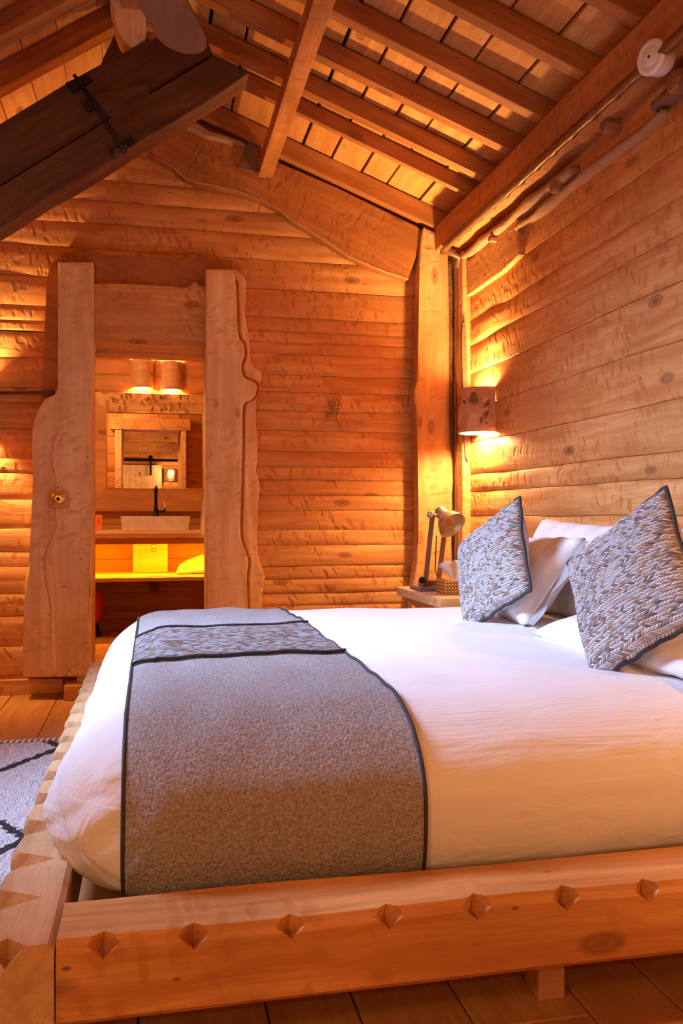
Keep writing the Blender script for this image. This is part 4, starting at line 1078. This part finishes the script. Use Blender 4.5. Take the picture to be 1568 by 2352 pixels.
bvh = BVHTree.FromBMesh(bmD)
duv = obj('duvet', bmD, M['linen'], smooth=True)
tag(duv, 'white striped cotton duvet tucked over the bed, bulging at the foot', 'duvet')
# seams on the duvet side
def hit(x, ang, off=.006):
    o_ = Vector((x, 2.87, .40)); d = Vector((0, math.cos(ang), math.sin(ang)))
    h = bvh.ray_cast(o_+d*2.5, -d)
    if h[0] is None: return o_
    return h[0]+(h[1]*off if h[1].dot(d) > 0 else -h[1]*off)
def prof_angles():
    # near bottom -> over the top -> far bottom, sampled evenly by arc length
    a = [math.radians(190-200*k/600) for k in range(601)]
    return a
def strip(name, x0, x1, s0, s1, off, mat, parent, nu=60, nv=160, uvs=(1, 1), wr=.009):
    A = [math.radians(188.5-196*k/700) for k in range(701)]
    def curve(x):
        P = [hit(x, a, off) for a in A]; acc = [0]
        for p, q in zip(P, P[1:]): acc.append(acc[-1]+(q-p).length)
        return P, acc
    bm = NB(); uv = bm.loops.layers.uv.new('UVMap'); gr = []
    for i in range(nu+1):
        x = x0+(x1-x0)*i/nu; P, acc = curve(x); T = acc[-1]; row = []; j = 0
        for k in range(nv+1):
            s = T*(s0+(s1-s0)*k/nv)
            while j < len(acc)-2 and acc[j+1] < s: j += 1
            f = (s-acc[j])/max(1e-9, acc[j+1]-acc[j]); p = P[j].lerp(P[j+1], f)
            p = p+Vector((0, 0, wr*nz(p.x*9, p.y*7, 2)))
            row.append(bm.verts.new(p))
        gr.append(row)
    for _ in range(3):
        for i in range(1, nu):
            for k in range(1, nv):
                gr[i][k].co = gr[i][k].co*.6+(gr[i-1][k].co+gr[i+1][k].co+gr[i][k-1].co+gr[i][k+1].co)*.1
    for i in range(nu):
        for k in range(nv):
            f = bm.faces.new((gr[i][k], gr[i+1][k], gr[i+1][k+1], gr[i][k+1]))
            for lp_, (ii, kk) in zip(f.loops, ((i, k), (i+1, k), (i+1, k+1), (i, k+1))): lp_[uv].uv = (ii/nu*uvs[0], kk/nv*uvs[1])
    e = [[gr[0][k].co.copy() for k in range(nv+1)], [gr[nu][k].co.copy() for k in range(nv+1)], [gr[i][0].co.copy() for i in range(nu+1)], [gr[i][nv].co.copy() for i in range(nu+1)]]
    bmesh.ops.solidify(bm, geom=bm.faces[:], thickness=-.005)
    return obj(name, bm, mat, parent, smooth=True), e
rn = thing('bed_runner', 'grey fleece bed runner draped across the foot of the bed with a woven band', 'bed runner', (.25, 2.86, .6))
RX0, RX1 = -.055, .545
flo, e1 = strip('fleece_throw', RX0, RX1, 0.0, .985, .010, M['fleece'], rn)
bdo, e2 = strip('woven_band', RX0-.002, RX1+.002, .375, .585, .016, M['band'], rn, 40, 50, (1.6, 1.6))
for nm, par, e in (('edge_piping', flo, e1[0]), ('edge_piping', flo, e1[1]), ('band_piping', bdo, e2[2]), ('band_piping', bdo, e2[3])):
    bm = NB(); tube(bm, [p+Vector((0, 0, .003)) for p in e], .0045, 6); obj(nm, bm, M['pipe'], par, smooth=True)

# ---------------------------------------------------------------- pillows and cushions
def pillow(label, corners, th, name='pillow', flange=None):
    t = None
    bm = NB(); pillow_bm(bm, *corners, th, 26, False, pin=.05)
    o = obj(name, bm, M['pillow'], smooth=True); tag(o, label, 'pillow', 'white bed pillows')
    if flange:
        bm = NB(); a, b_, w3 = map(Vector, flange); n = 14; r0 = []; r1 = []
        for k in range(n+1):
            p = a.lerp(b_, k/n); r0.append(bm.verts.new(p)); r1.append(bm.verts.new(p+w3*(1+.25*nz(k*.5, 1, 1))+Vector((.012*math.sin(k*.9), 0, 0))))
        for k in range(n): bm.faces.new((r0[k], r0[k+1], r1[k+1], r1[k]))
        bmesh.ops.solidify(bm, geom=bm.faces[:], thickness=.004); obj('flange', bm, M['pillow'], o, smooth=True)
    return o
# far column: rear pillow against the wall, front pillow leaning
pillow('white pillow standing at the back against the plank wall', ((1.60, 3.78, .60), (1.60, 2.98, .60), (1.80, 2.98, .97), (1.78, 3.78, 1.0)), .085)
pillow('white pillow with a flat flange, leaning behind the small woven cushion', ((1.36, 3.62, .61), (1.32, 2.95, .61), (1.57, 2.98, .93), (1.57, 3.60, .90)), .10, flange=((1.33, 2.955, .625), (1.56, 2.985, .92), (-.02, -.085, .0)))
pillow('white pillow lying under the big woven cushion at the right edge', ((1.24, 2.72, .625), (1.27, 1.86, .625), (1.74, 1.88, .70), (1.70, 2.74, .70)), .075)
pillow('white pillow standing behind the big woven cushion', ((1.52, 2.80, .72), (1.52, 2.0, .72), (1.72, 2.0, .98), (1.72, 2.80, .95)), .08)
def cushion(label, P, th):
    # P: bottom C, right D, top A, left B  (P00=C,P10=D,P11=A,P01=B)
    base = (P[0]+P[1])/2
    t = thing('woven_cushion', label, 'cushion', P[0], 'woven cushions on the bed')
    bm = NB(); ed = pillow_bm(bm, *P, th, 30, True, pin=.04)
    o = obj('cushion_cover', bm, [M['weave'], M['fleece']], t, smooth=True)
    bm = NB(); tube(bm, ed+[ed[0]], .006, 8, False); obj('piping', bm, M['pipe'], t, smooth=True)
CUS = [[[1.1887, 3.2109, 0.5563], [1.3067, 2.8801, 0.7477], [1.3582, 3.0923, 1.0828], [1.2402, 3.4231, 0.8914]], [[1.17, 2.1708, 0.5563], [1.2967, 1.8596, 0.7733], [1.3393, 2.0986, 1.0912], [1.2127, 2.4098, 0.8741]]]
cushion('smaller looking woven cushion with dark piping, beside the nightstand', [Vector(v) for v in CUS[0]], .075)
cushion('large woven cushion with dark piping, at the right edge', [Vector(v) for v in CUS[1]], .075)

# ---------------------------------------------------------------- nightstand
NZ = .60
ns = thing('nightstand', 'rough wooden nightstand with a thick chamfered top beside the bed', 'nightstand', (1.6, 4.5, 0))
tp = [(1.385, 4.17), (1.40, 4.14), (XR-.03, 4.13), (XR-.03, 4.90), (1.40, 4.90), (1.375, 4.86)]
bm = NB(); slab(bm, [Vector((x, y, NZ)) for x, y in tp], (0, 0, -.045), .01); obj('top', bm, M['stand'], ns)
bm = NB(); a = [(1.41, 4.17, NZ-.046), (1.41, 4.86, NZ-.046), (XR-.04, 4.86, NZ-.046), (XR-.04, 4.17, NZ-.046)]; b2 = [(1.60, 4.22, NZ-.24), (1.60, 4.82, NZ-.24), (XR-.04, 4.82, NZ-.24), (XR-.04, 4.22, NZ-.24)]
va_ = [bm.verts.new(p) for p in a]; vb_ = [bm.verts.new(p) for p in b2]
bm.faces.new(va_); bm.faces.new(vb_[::-1])
for k in range(4): bm.faces.new((va_[k], va_[(k+1) % 4], vb_[(k+1) % 4], vb_[k]))
obj('flared_body', bm, M['stand'], ns)
bm = NB(); box(bm, (1.60, 4.26, 0), (XR-.05, 4.78, NZ-.24), .006); obj('pedestal', bm, M['stand'], ns)
# desk lamp
lb_ = atz(992, 1345, NZ); LX, LY = 1.52, 4.62
def lp_(px, py, Y=4.62): return aty(px, py, Y)
lm = thing('desk_lamp', 'pewter coloured desk lamp with two wooden arms on the nightstand', 'lamp', (lp_(990, 1345).x, 4.6, NZ))
bx0 = lp_(961, 1345, 4.55).x; bx1 = lp_(1012, 1345, 4.55).x
bm = NB(); box(bm, (bx0, 4.52, NZ), (bx1+.03, 4.72, NZ+.022), .005); obj('base', bm, M['grey_mat'], lm)
bm = NB(); box(bm, (bx0+.035, 4.57, NZ+.02), (bx1+.03, 4.67, NZ+.055), .003); obj('riser', bm, M['lamp_wood'], lm)
A0, A1 = lp_(976, 1335, 4.56), lp_(993, 1182, 4.56)
B0, B1 = lp_(1006, 1330, 4.66), lp_(1024, 1195, 4.66)
A0.z = B0.z = NZ+.03
for p, q in ((A0, A1), (B0, B1)):
    bm = NB(); beam(bm, p, q, .022, .016, .002, up=Vector((0, 1, 0))); obj('arm', bm, M['lamp_wood'], lm)
def knob(c, ax, par, mat='black', r=.019):
    R = Vector((0, 0, 1)).rotation_difference(Vector(ax)).to_matrix(); bm = NB()
    lathe(bm, [(0, 0), (r*.6, 0), (r, .004), (r, .012), (r*.6, .016), (0, .017)], c, R, 8); return obj('knob', bm, M[mat], par)
knob(lp_(971, 1332, 4.54), (-.7, -.7, 0), lm, 'black'); knob(lp_(989, 1182, 4.54), (-.7, -.7, 0), lm, 'abrass'); knob(lp_(1038, 1178, 4.62), (.9, -.3, 0), lm, 'abrass', .013)
ax = Vector((.30, -.74, -.60)).normalized(); hc = lp_(1013, 1178, 4.60)
R = Vector((0, 0, 1)).rotation_difference(ax).to_matrix()
prof = [(0, -.03), (.025, -.028), (.034, -.015), (.036, .01), (.038, .035), (.055, .055), (.072, .085), (.080, .112), (.082, .114), (.078, .112), (.068, .085), (.050, .058), (.033, .04), (.0, .038)]
bm = NB(); lathe(bm, prof, hc, R, 36); sh = obj('lamp_shade', bm, M['abrass'], lm, smooth=True)
for p_, q_ in ((lp_(990, 1183, 4.56), lp_(1006, 1185, 4.57)), (lp_(1022, 1180, 4.60), lp_(1038, 1178, 4.62))):
    bm = NB(); tube(bm, [p_, q_], .009, 10); obj('pivot', bm, M['brass'], lm, smooth=True)
bm = NB(); lathe(bm, [(0, .04), (.012, .042), (.014, .055), (.026, .075), (.029, .09), (.022, .108), (0, .115)], hc, R, 24); bb = obj('bulb', bm, M['bulb'], lm, smooth=True)
bm = NB()
for k in range(4):
    a_ = k*PI/2; tube(bm, [hc+R @ Vector((.004*math.cos(a_), .004*math.sin(a_), .05)), hc+R @ Vector((.010*math.cos(a_), .010*math.sin(a_), .095))], .0012, 5)
obj('filament', bm, M['brass'], bb)
bm = NB(); tube(bm, [lp_(1002, 1230, 4.7), lp_(1000, 1280, 4.72), lp_(999, 1310, 4.74), lp_(1004, 1325, 4.75), Vector((lp_(1008, 1330, 4.75).x, 4.75, NZ+.005))], .003, 6); obj('cord', bm, M['black'], lm, smooth=True)
# tissue box
t0 = atz(996, 1362, NZ); cx = lp_(1017, 1365, 4.33).x; ex = lp_(994, 1350, 4.55).x
tb = thing('tissue_box', 'embossed brass tissue box on the nightstand in front of the lamp', 'tissue box', (cx+.1, 4.4, NZ))
f0 = Vector((cx, 4.30, 0)); 
bm = NB(); box(bm, (cx, 4.30, NZ), (cx+.24, 4.44, NZ+.072), .003); bo = obj('box_body', bm, M['embossed'], tb)
bm = NB(); box(bm, (cx+.01, 4.31, NZ+.0725), (cx+.23, 4.43, NZ+.078), .002); obj('rim', bm, M['brass'], bo)
bm = NB(); tc_ = Vector((cx+.085, 4.37, NZ+.075)); gr = []
for j in range(9):
    row = []
    for k in range(13):
        a = -.9+1.8*k/12; rr = j/8
        row.append(bm.verts.new(tc_+Vector((math.sin(a)*(.02+.10*rr)+.01*nz(k*.6, j*.4, 1), .02*math.sin(k*1.3)*rr+.01*nz(k*.8, j*.6, 4), .10*rr*(.62+.38*math.cos(a*1.6))+.012*nz(k*.9, j*.3, 7)*rr))))
    gr.append(row)
for j in range(8):
    for k in range(12): bm.faces.new((gr[j][k], gr[j][k+1], gr[j+1][k+1], gr[j+1][k]))
bmesh.ops.solidify(bm, geom=bm.faces[:], thickness=.0015); obj('tissue', bm, M['tissue'], tb, smooth=True)
